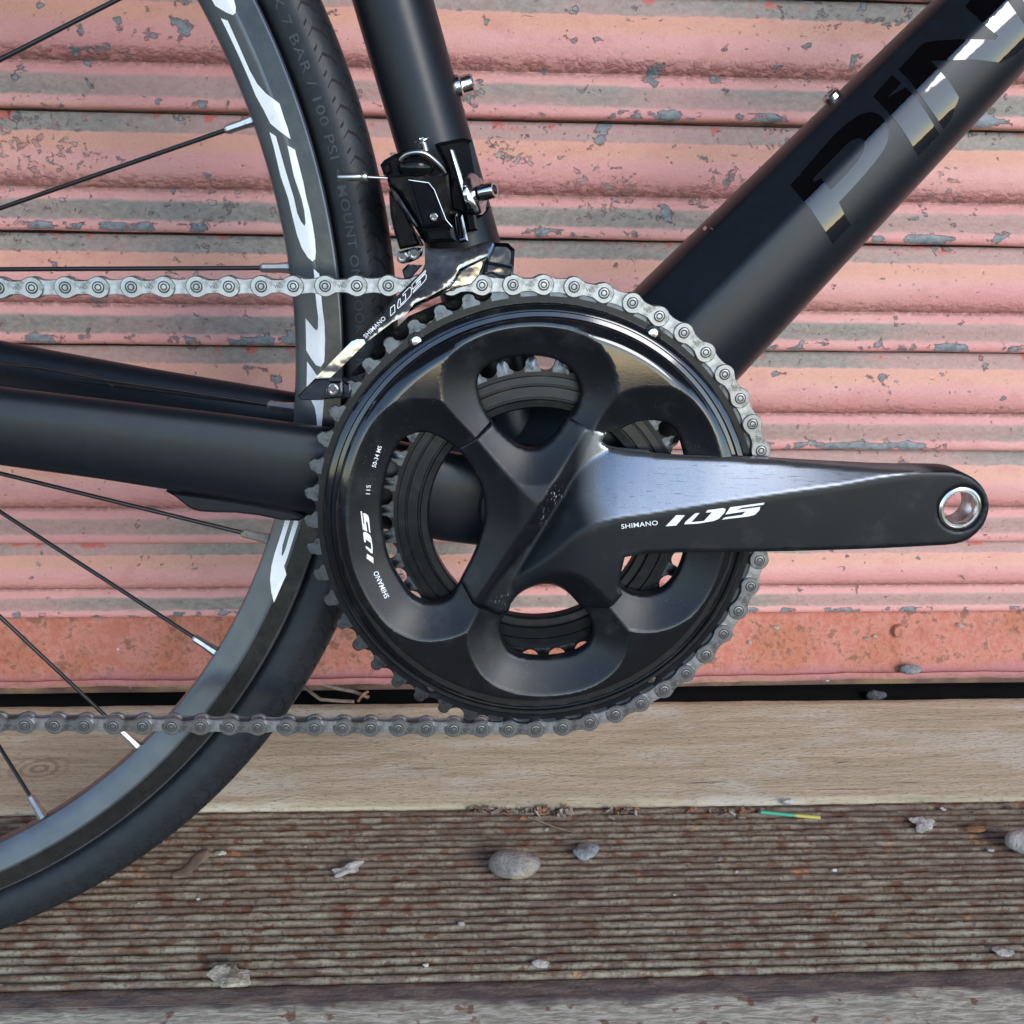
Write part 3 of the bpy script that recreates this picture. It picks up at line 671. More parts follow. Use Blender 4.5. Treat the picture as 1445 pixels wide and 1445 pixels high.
# hub, cassette, spokes
v, f = lathe([(8, -50), (8, -20), (24, -19.5), (24, -16), (11, -13), (10, 22), (22, 30), (22, 33), (8, 34), (8, 62)], 32, tuple(WC)); mesh_obj('hub', v, f, 'spoke_black', WH, 35)
vis = {18.3: ((358,170),(0,294)), 5.8: ((410,378),(0,380)), -6.8: ((408,575),(300,561)), -19.7: ((380,761),(0,668)), -32.6: ((302,918),(0,722)), -45.8: ((193,1052),(0,870)), -58.6: ((60,1152),(0,1055)), 31.1: None}
nip = None
for k in range(28):
    a = radians(18.3-12.857*k); side = -1 if k % 2 else 1; e = np.array([cx+290*cos(a), cy, cz+290*sin(a)])
    key = next((q for q in vis if abs(((math.degrees(a)-q+180) % 360)-180) < 1.5), None)
    offa = (1.15 if (k//2) % 2 else -1.15)
    hub = np.array([cx+23*cos(a+offa), cy+(-18 if side < 0 else 31), cz+23*sin(a+offa)])
    if key is not None and vis[key]:
        (p0, p1) = vis[key]; e = at(*p0, cy); e = np.array([cx, cy, cz])+(e-np.array([cx, cy, cz]))*290/np.linalg.norm(e-np.array([cx, cy, cz]))
        q = at(*p1, cy+(hub[1]-cy)*(.62 if p1[0] < 100 else .35)); t = (q-e)/np.linalg.norm(q-e)
        s = ((np.array([cx, cy, cz])-e)@t); hub = e+t*s
    t = (e-hub)/np.linalg.norm(e-hub)
    v, f = rod(hub, e-t*8, 1.0, 8); mesh_obj('spoke', v, f, 'spoke_black', WH, 60)
    v, f = lathe([(1.5, -13.5), (2.1, -12.5), (2.1, -6), (2.6, -1), (2.6, 2)], 8, tuple(e), tuple(t)); mesh_obj('nipple', v, f, 'nipple', WH, 25)

# --- chain
CH = part('chain'); PITCH_ = 12.7; r50 = PITCH_/2/sin(pi/50); PH = -.0068
def fig8(rad, waist, n=14):
    L = []
    for k in range(n+1):
        a = radians(-118+236*k/n); L.append((12.7+rad*cos(a), rad*sin(a)))
    L += [(8.6, waist+.15), (6.35, waist), (4.1, waist+.15)]
    for k in range(n+1):
        a = radians(62+236*k/n); L.append((rad*cos(a), rad*sin(a)))
    L += [(4.1, -waist-.15), (6.35, -waist), (8.6, -waist-.15)]
    return L
mo = MB()
v, f = plate(fig8(4.3, 2.65), -2.85, -1.95, .28); mo.add(v, f)
v, f = plate(fig8(4.3, 2.65), 1.95, 2.85, .2); mo.add(v, f)
for x in (0, 12.7):
    v, f = lathe([(3.1, -2.80), (3.0, -2.865), (2.45, -2.87), (1.98, -2.875), (1.92, -3.12), (1.72, -3.17), (1.42, -3.17), (1.30, -3.02), (.95, -3.0), (.85, -3.13), (.05, -3.16)], 20, (x, 0, 0))
    for i in range(10): mo.add(v, f[i*20:(i+1)*20], 1 if i in (2, 6, 7) else 0)
    mo.add(v, f[-1:], 0)
V, F = text2d('VK', 1.); V = (V-V.min(0)); V = V/V[:,1].max(); V[:,0] -= V[:,0].max()/2
mo.add([(6.35+p[0]*1.5, -2.862, (p[1]-.5)*1.5) for p in V], F, 1)
o1 = mo.obj('outer_link', ['chain_steel', 'engraving'], CH, 40, fixn=False); me_o = o1.data; bpy.data.objects.remove(o1)
mn = MB()
for s in (-1, 1):
    v, f = plate(fig8(4.1, 2.85), min(s*1.15, s*1.9), max(s*1.15, s*1.9), .2); mn.add(v, f)
for x in (0, 12.7):
    v, f = lathe([(3.85, -1.12), (3.85, 1.12)], 16, (x, 0, 0)); mn.add(v, f)
o1 = mn.obj('inner_link', 'chain_inner', CH, 40, fixn=False); me_i = o1.data; bpy.data.objects.remove(o1)
pins = []
ua = np.array([-cos(radians(1.0)), -.037, -sin(radians(1.0))]); ua /= np.linalg.norm(ua)
p0 = np.array([r50*sin(PH), 0, r50*cos(PH)])
for k in range(-32, 0): pins.append(p0+ua*(-k)*PITCH_)
for k in range(0, 26): a = PH+k*2*pi/50; pins.append(np.array([r50*sin(a), 0, r50*cos(a)]))
la = np.array([-1, -.03, .036]); la /= np.linalg.norm(la)
for k in range(1, 30): pins.append(pins[32+25]+la*k*PITCH_)
# around the small sprocket at the back, down to the tension pulley
for i in range(len(pins)-1):
    a, b = pins[i], pins[i+1]; k = i-32; d = b-a; outer = (k % 2 == 1)
    o = link('outer_link' if outer else 'inner_link', me_o if outer else me_i, CH)
    ex = Vector(d).normalized(); ez = ex.cross(Vector((0,1,0))).normalized(); ey = ez.cross(ex)
    if ez.dot(Vector(a*[1,0,1])) < 0 and 0 <= k < 26: pass
    mt = Matrix((ex, ey, ez)).transposed().to_4x4(); mt.translation = Vector(a)/1000; o.matrix_local = mt

# sprockets and rear derailleur (out of the picture, at the end of the chain)
for k in range(11):
    r_ = 22.0+k*3.9; y_ = -15+k*3.55; v = []; f = []; nt_ = int(r_*2*pi/12.7); sg = nt_*6
    for yy in (y_-.8, y_+.8):
        for i in range(sg): rr = r_+(2.0 if i % 6 in (1, 2, 3) else -1.2); a_ = 2*pi*i/sg; v.append((cx+rr*cos(a_), yy, cz+rr*sin(a_)))
    f = [tuple(range(sg)), tuple(range(2*sg-1, sg-1, -1))]+[(i, (i+1) % sg, sg+(i+1) % sg, sg+i) for i in range(sg)]
    mesh_obj('sprocket', v, f, 'tooth_steel', WH, 30)
RD = part('rear_derailleur'); yd = pins[-1][1]
for (x_, z_) in ((pins[-1][0]-2, pins[-1][2]+19.5), (-396, 20)):
    v, f = lathe([(6, -3), (6, -1.1), (19, -1), (20, -.6), (20, .6), (19, 1), (6, 1.1), (6, 3)], 24, (x_, yd, z_)); mesh_obj('pulley', v, f, 'plastic_black', RD, 35)
for s_ in (-1, 1): mesh_obj('cage_plate', *plate([(-402, 26), (-388, 28), (pins[-1][0]+8, pins[-1][2]+16), (pins[-1][0]-8, pins[-1][2]+10)], yd+s_*4-.8, yd+s_*4+.8, .3, 1), 'plastic_black', RD, 35)
v, f = rod((-396, yd-6, 24), (-404, -16, 58), 8, 14, 6); mesh_obj('derailleur_body', v, f, 'gloss_black', RD, 40)

# --- crankset
CK = part('crankset')
def gear(N, tip, seat=3.95, Y0_=-.95, Y1_=.95, inner=88, worn=True, grooves=None):
    R = PITCH_/2/sin(pi/N); prof = []
    for k in range(N):
        a0 = (k+.5)*2*pi/N+(PH if N == 50 else .03)
        for fr in (-.5, -.42, -.34, -.26, -.215, -.19, -.13, -.06, .06, .13, .19, .215, .26, .34, .42):
            dl = (.5-abs(fr))*2*pi/N; x = R*sin(dl)
            if x < seat*.985: r = R*cos(dl)-sqrt(seat**2-x**2)
            else:
                t = max(0, (abs(fr)-.06)/(.215-.06)); r = tip-(tip-R*.999)*t**1.3
            prof.append((r, a0+fr*2*pi/N))
    m = len(prof); v = []; f = []; mi = []
    base = R-seat+.6 if False else R-4.6
    rings = [(None, Y0_+.35, 0), (None, Y0_, -.5), (base, Y0_, 0), (inner, Y0_, 0), (inner, Y1_, 0), (base, Y1_, 0), (None, Y1_, -.5), (None, Y1_-.35, 0)]
    for (rr, y, d) in rings:
        for (r, a) in prof:
            q = (max(r+(d if r > R-2 else 0), base+.05) if rr is None else rr); v.append((q*sin(a), y, q*cos(a)))
    for i in range(len(rings)):
        j = (i+1) % len(rings)
        for k in range(m):
            f.append((i*m+k, i*m+(k+1) % m, j*m+(k+1) % m, j*m+k))
            rr = prof[k][0]; mi.append(1 if worn and i in (0, 1, 7, 6, 5) and rr > R-3.0 else 0)
    return v, f, mi
OR = bpy.data.objects.new('outer_chainring', None); COL.objects.link(OR); OR.parent = CK
bpy.data.objects.remove(OR)
v, f, mi = gear(50, 102.4, inner=87); mesh_obj('outer_chainring', v, f, None, CK, 22, mats=['ring_black', 'tooth_steel'], mi=mi)
v, f, mi = gear(34, 71.2, Y0_=6.6, Y1_=8.4, inner=56); mesh_obj('inner_chainring', v, f, None, CK, 35, mats=['ring_black', 'tooth_steel'], mi=mi)
# stepped carrier of the inner ring
v = []; f = []; prof = [(62.5, 6.6), (62.2, 5.6), (59.2, 5.4), (58.9, 6.4), (58.2, 6.4), (57.9, 5.0), (53.6, 4.8), (53.2, 6.2), (52.4, 6.2), (52, 4.6), (49.3, 4.8), (48.5, 6.0), (48.5, 10.5), (62.5, 10.5)]
n = len(prof)
for i in range(160):
    a = 2*pi*i/160
    for r, y in prof: v.append((r*cos(a), y, r*sin(a)))
for i in range(160):
    for j in range(n): f.append((i*n+j, i*n+(j+1) % n, ((i+1) % 160)*n+(j+1) % n, ((i+1) % 160)*n+j))
mesh_obj('inner_ring_carrier', v, f, 'ring_black', CK, 30)
YW = -3.0
def WZ(L, y=YW): return [np.array(xz(px, py, y)) for px, py in L]
W1 = [(693,594),(679,572),(673,549),(675,529),(686.5,517),(702,509),(722,504),(745,502),(767,503),(790,509),(807,522),(817,537),(822,559),(815,579),(803,589)]
W1s = [(790,609),(770,629),(749,636),(726,627),(709,612)]
W2 = [(645.5,633),(624,619),(602,609),(579,613),(562,624),(549.5,651),(542,681),(538,709),(537,727),(539.6,750),(544.5,782),(554.5,804.6),(569.5,829.5),(582,844.5),(599,853),(619,852),(639,844.5),(650,822)]
W2s = [(671,782),(681,752),(685,732),(684,710),(679,683),(665,659),(654,644)]
W3 = [(820,857),(829.7,864),(836,879),(838,899),(832,912),(812,924),(790,929),(765,931),(739,929),(719,921.7),(709,907),(705,889),(708,874),(719,862)]
W3s = [(721,852),(734,837),(755,827),(775,824.5),(792,829.5),(807,842)]
W4 = [(867,610),(877,606),(894,597),(914,593),(939,595),(954,606),(964,627),(971,660),(974,715),(970,770),(964,797),(952,819.5),(937,834.5),(914,842),(890,838),(872,826)]
W4s = [(868,812),(867,715),(868,640)]
def cl(a, b): return chaikin(WZ(a+b), 2)
WIN = [cl(W1, W1s), cl(W2, W2s), cl(W3, W3s), cl(W4, W4s)]
SPL = {'ul': [(693,594),(665,621),(645.5,633)], 'll': [(650,822),(667,849.5),(704,868),(719,862)], 'lr': [(820,857),(853,849),(872,826)], 'ur': [(867,610),(830,603),(803,589)]}
# inner boundary of the ring body, going round: W1 top edge, UL joint, W2 outer edge, LL joint, W3, LR joint, W4, UR joint
def open_s(L): return [tuple(p) for p in chaikin(WZ(L), 2, False)]
inner = open_s(W1[::-1])+[tuple(p) for p in WZ(SPL['ul'][1:2])]+open_s(W2)+[tuple(p) for p in WZ(SPL['ll'][1:3])]+open_s(W3[::-1])+[tuple(p) for p in WZ(SPL['lr'][1:2])]+open_s(W4[::-1])+[tuple(p) for p in WZ(SPL['ur'][1:2])]
def smooth01(t): t = np.clip(t, 0, 1); return t*t*(3-2*t)
CV = 15.0
RIMR = [81.2, 82.2, 83.2, 84.4, 86.2, 88.0, 88.5, 90.2, 90.7, 91.2, 92.6, 93.5, 93.9]
def h_bowl(P, wins, k=.46, e=2.6):
    d = np.min([np.where(inside(P, L), 0, dist_loop(P, L)) for L in wins], 0); return d
def h_ring(P):
    r = np.hypot(*P.T); d = h_bowl(P, WIN); t = np.clip(d/CV, 0, 1)
    bowl = 2.4+6.6*(t**1.25)
    edge = np.where(d < 1.2, -.5*(1.2-d)**2, 0)
    plateau = 9.0
    rim = np.interp(r, RIMR, [9.2, 9.1, 8.8, 8.2, 7.2, 6.1, 3.4, 3.0, 4.0, 3.85, 3.1, 2.5, .95])
    return np.minimum(np.minimum(bowl, plateau), rim)+edge
def a_gloss(P): d = h_bowl(P, WIN); r = np.hypot(*P.T); return np.maximum(smooth01((d-(CV-1.0))/2.0), smooth01((r-82.5)/1.5))
circ = []
for R_ in (94.0,): circ = [(R_*cos(2*pi*i/420), R_*sin(2*pi*i/420)) for i in range(420)]
def mat_crank():
    for nm, base in (('ring_body', (.005, .0062, .0085)),):
        n = NT(nm); p = n.obj(); g_ = n.attr('gloss'); f_ = n.noise(p, 900, 3); sm_ = n.noise(p, 70, 5, .65)
        c = n.mix(n.math('MULTIPLY', n.ss(sm_, .5, .75), .3), n.mix(g_, base, (.006, .007, .009)), (.05, .05, .05))
        spk = n.math('MULTIPLY', n.ss(n.voro(p, 700), .07, .10, 1., 0.), n.ss(n.noise(p, 120, 2), .55, .6)); c = n.mix(n.math('MULTIPLY', spk, .7), c, (.30, .30, .29))
        rg = n.math('ADD', n.math('MULTIPLY', n.math('SUBTRACT', sm_, .5), .12), n.math('ADD', .38, n.math('MULTIPLY', g_, -.29)))
        n.set(Base_Color=c, Roughness=rg, Specular_IOR_Level=n.math('ADD', .34, n.math('MULTIPLY', g_, .46)))
        n.bump(f_, .02, .0002); MAT[nm] = n.m
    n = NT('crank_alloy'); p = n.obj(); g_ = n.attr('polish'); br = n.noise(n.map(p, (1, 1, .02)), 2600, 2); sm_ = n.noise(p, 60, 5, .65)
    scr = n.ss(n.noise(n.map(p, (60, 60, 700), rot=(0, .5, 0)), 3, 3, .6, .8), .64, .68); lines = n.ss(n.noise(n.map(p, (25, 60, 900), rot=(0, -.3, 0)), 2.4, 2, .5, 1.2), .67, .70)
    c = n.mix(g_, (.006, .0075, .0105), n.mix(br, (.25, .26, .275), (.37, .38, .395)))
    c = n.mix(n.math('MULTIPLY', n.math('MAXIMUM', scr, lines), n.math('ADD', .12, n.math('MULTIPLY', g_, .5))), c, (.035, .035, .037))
    c = n.mix(n.math('MULTIPLY', n.ss(sm_, .52, .75), .22), c, (.07, .07, .068))
    wear = n.math('MULTIPLY', n.attr('wear'), n.ss(n.noise(n.map(p, (1, 1, .35)), 1100, 3, .6), .60, .66)); c = n.mix(wear, c, (.72, .72, .70))
    n.set(Base_Color=c, Metallic=n.math('MULTIPLY', g_, .9), Roughness=n.math('ADD', n.math('ADD', .36, n.math('MULTIPLY', g_, -.10)), n.math('MULTIPLY', n.math('SUBTRACT', sm_, .5), .12)))
    n.b.inputs['Specular IOR Level'].default_value = .3
    n.bump(n.math('ADD', br, n.math('MULTIPLY', lines, .5)), .04, .0002); MAT['crank_alloy'] = n.m
mat_crank()
RINGB, RING_VF = slab('chainring_body', [circ, densify(inner, 1.2)], h_ring, 1.0, 2.5, 'ring_body', CK, {'gloss': a_gloss}, 60,
    extra=[[(R_*cos(2*pi*i/420), R_*sin(2*pi*i/420)) for i in range(420)] for R_ in RIMR], keep=lambda G: np.hypot(*G.T) < RIMR[0]-.7)
RINGB['label'] = 'sculpted black hollow chainring body'
# crank arm with its four-arm spider
YC = -17
ridge = np.array([xz(px, py, -15) for px, py in ((600,950),(720,838),(770,797),(797,770),(815,752),(839.6,738.6),(870,731),(914,725),(989,712),(1100,695),(1180,683),(1236,672),(1292,664),(1400,648))])
diag = [np.array(xz(834.7, 600, -9)), np.array(xz(671.6, 849, -9))]
arm_out = [(880,642,-13),(905,645,-14),(964,649.5,-15),(1056,651,-16),(1152,657.5,-17),(1264,663.2,-18),(1320,663.7,-19),(1350,664.5,-19),(1367,670,-19),(1380,680,-19),(1390,694,-19),(1394.5,712,-19),(1391,730,-19),(1384,743,-19),(1373,755,-19),(1360,763,-19),(1343,768,-19),(1300,770.5,-19),(1236,773.5,-18),(1124,777,-17),(1040,778,-16),(964,778,-15),(905,780,-14),(880,783,-12)]
arm = [xz(*p) for p in arm_out]
outl = open_s([(645.5,633),(665,621),(694,597)][::-1])[::-1]+open_s(W1[:1]+W1s[::-1]+W1[-1:])+[xz(815,596,YW), xz(830,603,YW), xz(848,607,YW), xz(856,612,YW), xz(850,625,-4), xz(862,636,-9)]+[tuple(p) for p in chaikin(arm, 1, False)]+[xz(871,793,YW), xz(868,812,YW), xz(872,826,YW), xz(853,849,YW)]+open_s(W3[:1]+W3s[::-1]+W3[-1:])+[xz(704,868,YW), xz(667,849.5,YW)]+open_s(W2[-1:]+W2s+W2[:1])
outl = densify([np.array(p) for p in outl], 1.2)
o2 = [outl[0]]
for p in outl[1:]:
    if np.linalg.norm(p-o2[-1]) > .35: o2.append(p)
outl = o2
hc = np.array(xz(1354, 717, -19)); hole = [hc+9.6*np.array([cos(2*pi*i/48), sin(2*pi*i/48)]) for i in range(48)]
def ridge_z(x): return np.interp(x, ridge[:,0], ridge[:,1])
def h_crank(P):
    x, z = P[:,0], P[:,1]
    d3 = h_bowl(P, WIN[:3]); d4 = h_bowl(P, WIN); near = (np.hypot(x, z) < 62) & (x < 52)
    t = np.clip(d4/CV, 0, 1); spid = 2.4+6.6*t**1.25+np.clip(d4-CV, 0, 40)*.22
    a, b = diag; u = (b-a)/np.linalg.norm(b-a); nrm = np.array([-u[1], u[0]]); s = (P-a)@nrm
    if ((np.array([60., 0.])-a)@nrm) < 0: s = -s
    spid = np.minimum(spid, 10.5-np.clip(s, -40, 0)*-.03)-np.clip(s, 0, 40)*1.05
    up = z-ridge_z(x); slope = .70-.28*smooth01((x+20)/70.)+.20*smooth01((x-70)/90.)
    face = 15.0+np.clip(x, 0, 200)*.030
    arm_ = face-slope*np.clip(up-.6, 0, 60)-.08*np.clip(up+2, 0, 3)-.011*np.clip(22-x, 0, 60)**2
    cap3 = 2.8+1.05*d3
    arm_ = np.minimum(arm_, cap3)
    k = 1.2; m = np.maximum(spid, arm_)
    lim = 2.4+.95*d4
    h = np.where(x < 34, m, arm_)
    h = np.where(x < 34, np.maximum(h, np.minimum(2.6, lim)), h)
    de = np.minimum(dist_loop(P, outl), dist_loop(P, hole)); h = h-np.where(de < 1.3, .45*(1.3-de)**2, 0)
    return h
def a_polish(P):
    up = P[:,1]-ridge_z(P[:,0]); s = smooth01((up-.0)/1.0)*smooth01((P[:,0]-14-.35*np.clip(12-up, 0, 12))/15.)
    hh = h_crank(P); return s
def a_wear(P):
    c1 = np.array(xz(785, 700, -10)); c2 = np.array(xz(770, 735, -10)); c3 = np.array(xz(712, 850, -4))
    return np.maximum.reduce([smooth01(1-np.hypot(*((P-c1)*[1, .8]).T)/5.5)*.8, smooth01(1-np.hypot(*((P-c2)*[1, .35]).T)/3)*.6, smooth01(1-np.hypot(*((P-c3)*[1, 1]).T)/7)*.3])
def back_crank(P): return np.where(P[:,0] > 48, np.interp(P[:,0], [48, 60, 110, 180], [-3.2, -4.0, -4.5, -5.5]), 3.0)
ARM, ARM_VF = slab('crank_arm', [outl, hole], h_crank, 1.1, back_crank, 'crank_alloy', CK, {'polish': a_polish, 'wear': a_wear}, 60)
v, f = [], []
pr = [(9.5, -17.0), (9.4, -19.4), (8.4, -19.9), (8.2, -19.2), (7.5, -19.2), (7.3, -19.6), (7.0, -19.0)]
q = -16.0
for i in range(9): pr += [(7.0, q), (7.35, q+.4), (7.0, q+.8)]; q += 1.15
pr += [(9.5, q)]
n = len(pr)
for i in range(48):
    a = 2*pi*i/48
    for r, y in pr: v.append((hc[0]+r*cos(a), y-.35, hc[1]+r*sin(a)))
for i in range(48):
    for j in range(n-1): f.append((i*n+j, i*n+j+1, ((i+1) % 48)*n+j+1, ((i+1) % 48)*n+j))
mesh_obj('pedal_thread', v, f, 'bolt_steel', CK, 30)
for px, py in ((588,481), (921,470), (918,956), (610,968)):
    x, z = xz(px, py, -1.5); v, f = lathe([(3.6, -.8), (3.6, -1.4), (3.2, -1.6), (3.1, -1.2), (2.5, -1.2), (2.4, -2.4), (1.9, -2.9), (.2, -3.1)], 20, (x, 0, z))
    mesh_obj('chainring_pin', v, f, None, CK, 30, mats=['ring_black', 'bolt_steel'], mi=[1 if q >= 80 else 0 for q in range(len(f))])
AB = bvh_of(ARM_VF); RGB = bvh_of(RING_VF)
def E_(L): return [(860+x/5.78, 680+y/5.78) for x, y in L]
G105 = [[(458,362),(545,270),(615,272),(545,355)],
        [(608,345),(622,322),(700,255),(735,253),(668,328),(770,318),(835,247),(785,250),(800,230),(925,213),(948,220),(938,250),(892,300),(850,318),(720,340)],
        [(985,206),(1265,168),(1256,186),(1080,210),(1040,228),(1230,203),(1222,232),(1185,268),(1130,282),(915,307),(945,288),(1080,268),(1112,240),(945,265)]]
for L in G105: decal('printed_digit', [E_(L)], AB, 'white_print', CK, 2.5, .12)
text_decal('lettering', 'SHIMANO', (877,746.3), (928.5,740.6), 6.6, AB, 'white_print', CK, 0, .14)
def aff105(L, p0, p1, h):                      # the same digits set along another baseline
    p0 = np.array(p0, float); p1 = np.array(p1, float); u = p1-p0; n = np.array([u[1], -u[0]])/np.linalg.norm(u); o = []
    for x, y in L:
        base = np.interp(x, [458, 1265], [362, 262]); U = (x-458)/807.; Vv = (base-y)/95.; o.append(tuple(p0+u*U+n*h*Vv))
    return o
for L in G105: decal('printed_digit', [aff105(L, (527,795), (519,720), 10.5)], RGB, 'white_print', CK, 2.5, .12)
text_decal('lettering', 'SHIMANO', (549.5,842), (533,805), 7.5, RGB, 'white_print', CK)
text_decal('lettering', '50-34 MS', (530,660), (539,630), 6, RGB, 'white_print', CK)
text_decal('lettering', '11S', (522,697.5), (523,684.6), 6, RGB, 'white_print', CK)

# --- front derailleur
FD = part('front_derailleur')
def F_(L, y): return [xz(420+x/4.5156, 330+yy/4.5156, y) for x, yy in L]
def G_(L, y): return [xz(530+x/7.225, 190+yy/7.225, y) for x, yy in L]
def fplate(name, L, y0, y1, mat, bev=.5, rnd=0, tf=None, tilt=None):
    v, f = plate((tf or F_)(L, y0), y0, y1, bev, rnd); zm = np.mean([p[2] for p in v]); tl_ = (.13 if tilt is None else tilt)
    v = [(p[0], p[1]-tl_*(p[2]-zm), p[2]) for p in v]; mesh_obj(name, v, f, mat, FD, 30); return v, f
cage = [(110,920),(420,610),(640,390),(790,240),(812,190),(812,85),(900,95),(1080,88),(1190,50),(1240,55),(1205,140),(1085,195),(1030,222),(985,300),(960,328),(850,390),(745,440),(690,515),(600,565),(440,690),(300,830),(205,920)]
# outer cage plate: pressed steel, slightly bowed so that it mirrors its surroundings unevenly
Lc = densify([np.array(p) for p in F_(cage, -6.5)], 1.5)
cc = np.mean(Lc, 0)
def h_cage(P):
    e = dist_loop(P, Lc); b = np.array(xz(500, 470, -6.5)); q = (P-b)@np.array([.72, .69])
    return 6.3+.15*(P[:,1]-cc[1])*.9+.35*np.sin(q/17.+.6)+.06*np.sin(q/5.)+np.where(e < .9, .22*(.9-e)/.9, 0)
CG, CAGE_VF = slab('outer_cage_plate', [Lc], h_cage, 1.4, -4.6, 'chrome', FD, None, 35)
v, f = plate(F_([(1205,145),(1190,200),(1165,270),(1110,330),(1000,355),(850,420),(730,480),(690,520),(745,445),(850,395),(960,335),(990,300),(1035,228),(1085,200)], -5), -5.2, -3.6, .9); zm = np.mean([p[2] for p in v]); mesh_obj('cage_fold', [(p[0], p[1]-.05*(p[2]-zm)+.10*(p[0]-np.mean([q[0] for q in v])), p[2]) for p in v], f, 'chrome', FD, 30)
fplate('cage_tail', [(0,1035),(110,922),(205,922),(160,1062),(20,1062)], -6.2, -4.4, 'chrome', .5)
fplate('cage_bridge', [(1245,55),(1340,58),(1385,100),(1375,280),(1330,290),(1290,290),(1240,265),(1180,265),(1190,200),(1210,130)], -4.5, 6, 'chrome', 1.6, 0, None, .085)
fplate('cage_step', [(1215,175),(1300,190),(1365,205),(1365,225),(1290,212),(1205,195)], -5.1, -4, 'plastic_black', .2)
fplate('cage_tail_block', [(200,937),(280,940),(292,1045),(155,1060)], -4.2, 4, 'chrome', .8)
fplate('cage_tail_block', [(282,932),(330,955),(345,1000),(330,1055),(285,1055)], -2.5, 7, 'chrome', .9)
x, z = F_([(225,985)], -4.2)[0]; v, f = lathe([(2.4, -3.8), (2.4, -4.9), (2.0, -5.2), (1.3, -5.2), (1.2, -4.7), (.1, -4.7)], 20, (x, 0, z), (0, .99, .12)); mesh_obj('cage_screw', v, f, 'bolt_steel', FD, 30)
fplate('inner_cage_plate', [(330,905),(590,640),(705,525),(900,440),(1090,400),(1260,330),(1260,400),(1060,450),(1055,480),(970,480),(890,500),(885,540),(850,555),(620,720),(450,880),(360,915)], 5.0, 6.2, 'plastic_black', .3)
fplate('link_plate', [(665,230),(700,195),(795,200),(720,285),(680,290)], -4.5, 1, 'chrome', .6)
fplate('link_plate', [(630,130),(650,110),(760,85),(800,95),(790,150),(700,190),(650,190),(630,165)], -3, 4, 'chrome', 1.0, 1)
for p in ((665,137), (742,117)):
    x, z = F_([p], -3)[0]; v, f = lathe([(2.4, -2.5), (2.4, -4.4), (2.0, -4.8), (1.3, -4.8), (1.2, -3.9), (.1, -3.9)], 6 if p[0] < 700 else 14, (x, 0, z), (0, .985, .17)); mesh_obj('link_bolt', v, f, 'bolt_steel', FD, 30)
CB = bvh_of(CAGE_VF)
def ribbon(L, wpx):                            # outlined glyph: closed ribbon along a pixel outline
    L = [np.array(p) for p in L]; m = len(L); c = np.mean(L, 0); out = []; inn = []
    for i in range(m):
        d = L[(i+1) % m]-L[i-1]; d = d/(np.linalg.norm(d)+1e-9); nn = np.array([-d[1], d[0]]); out.append(L[i]+nn*wpx/2); inn.append(L[i]-nn*wpx/2)
    return out, inn
for L in G105:
    A2 = densify([np.array(p) for p in aff105(L, (551,446), (607,388), 9.5)], 1.2); o_, i_ = ribbon(A2, 1.0); m = len(A2)
    pts = [cast(CB, *p, .12) for p in o_+i_]
    if all(p is not None for p in pts): mesh_obj('printed_digit', pts, [(k, (k+1) % m, m+(k+1) % m, m+k) for k in range(m)], 'white_print', FD, fixn=False)
text_decal('lettering', 'SHIMANO', (516.5,477.5), (545,450), 6.2, CB, 'white_print', FD)
fplate('clamp_bracket', [(600,100),(660,78),(900,35),(985,60),(1012,180),(1040,350),(1165,740),(1130,800),(1040,860),(1050,975),(935,1000),(880,800),(770,760),(745,560),(730,380),(690,270)], 12, 32, 'gloss_black', 1.6, 0, G_)
fplate('bracket_rim', [(748,140),(795,150),(1000,770),(958,790),(870,560)], 9.6, 14, 'bolt_steel', .5, 0, G_, .03)
fplate('bracket_lug', [(790,440),(830,440),(900,640),(930,800),(880,800),(775,755),(760,560)], 9.5, 14, 'gloss_black', .9, 0, G_)
fplate('bracket_lug', [(900,800),(1020,790),(1050,975),(935,1000)], 9.0, 14, 'gloss_black', 1.2, 0, G_)
fplate('body_housing', [(45,310),(85,260),(200,195),(330,158),(480,175),(620,255),(720,385),(780,700),(800,980),(500,1105),(430,1000),(300,800),(160,600),(110,440)], 4, 20, 'gloss_black', 1.6, 0, G_)
fplate('housing_cap', [(48,315),(150,270),(180,380),(85,420)], 1.5, 12, 'plastic_black', .9, 0, G_)
for k in range(5):
    x0 = 60+k*22; fplate('cap_rib', [(x0,318-k*7),(x0+10,315-k*7),(x0+28,400-k*7),(x0+18,404-k*7)], .9, 3, 'plastic_black', .2, 0, G_)
# dome with the cable laid over it
x, z = G_([(410,330)], 2)[0]; m = MB(); R_ = 7.2
v = []; f = []; nu, nv = 24, 12
for j in range(nv+1):
    for i in range(nu):
        a = 2*pi*i/nu; b_ = pi/2*j/nv; v.append((x+R_*cos(b_)*cos(a)*1.05, 4-5.5*sin(b_), z+R_*cos(b_)*sin(a)*.72))
for j in range(nv):
    for i in range(nu): f.append((j*nu+i, j*nu+(i+1) % nu, (j+1)*nu+(i+1) % nu, (j+1)*nu+i))
mesh_obj('cable_dome', v, f, 'gloss_black', FD, 60)
pts = [at(530+px/7.225, 190+py/7.225, y) for px, py, y in ((255,260,1.5),(290,215,0),(350,185,-1.2),(430,175,-1.8),(510,190,-1.6),(580,240,-.8),(640,300,.4),(680,350,2),(700,390,4))]
v, f = sweep(chaikin(pts, 2, False), .85, 10); mesh_obj('inner_cable', v, f, 'cable_steel', FD, 60)
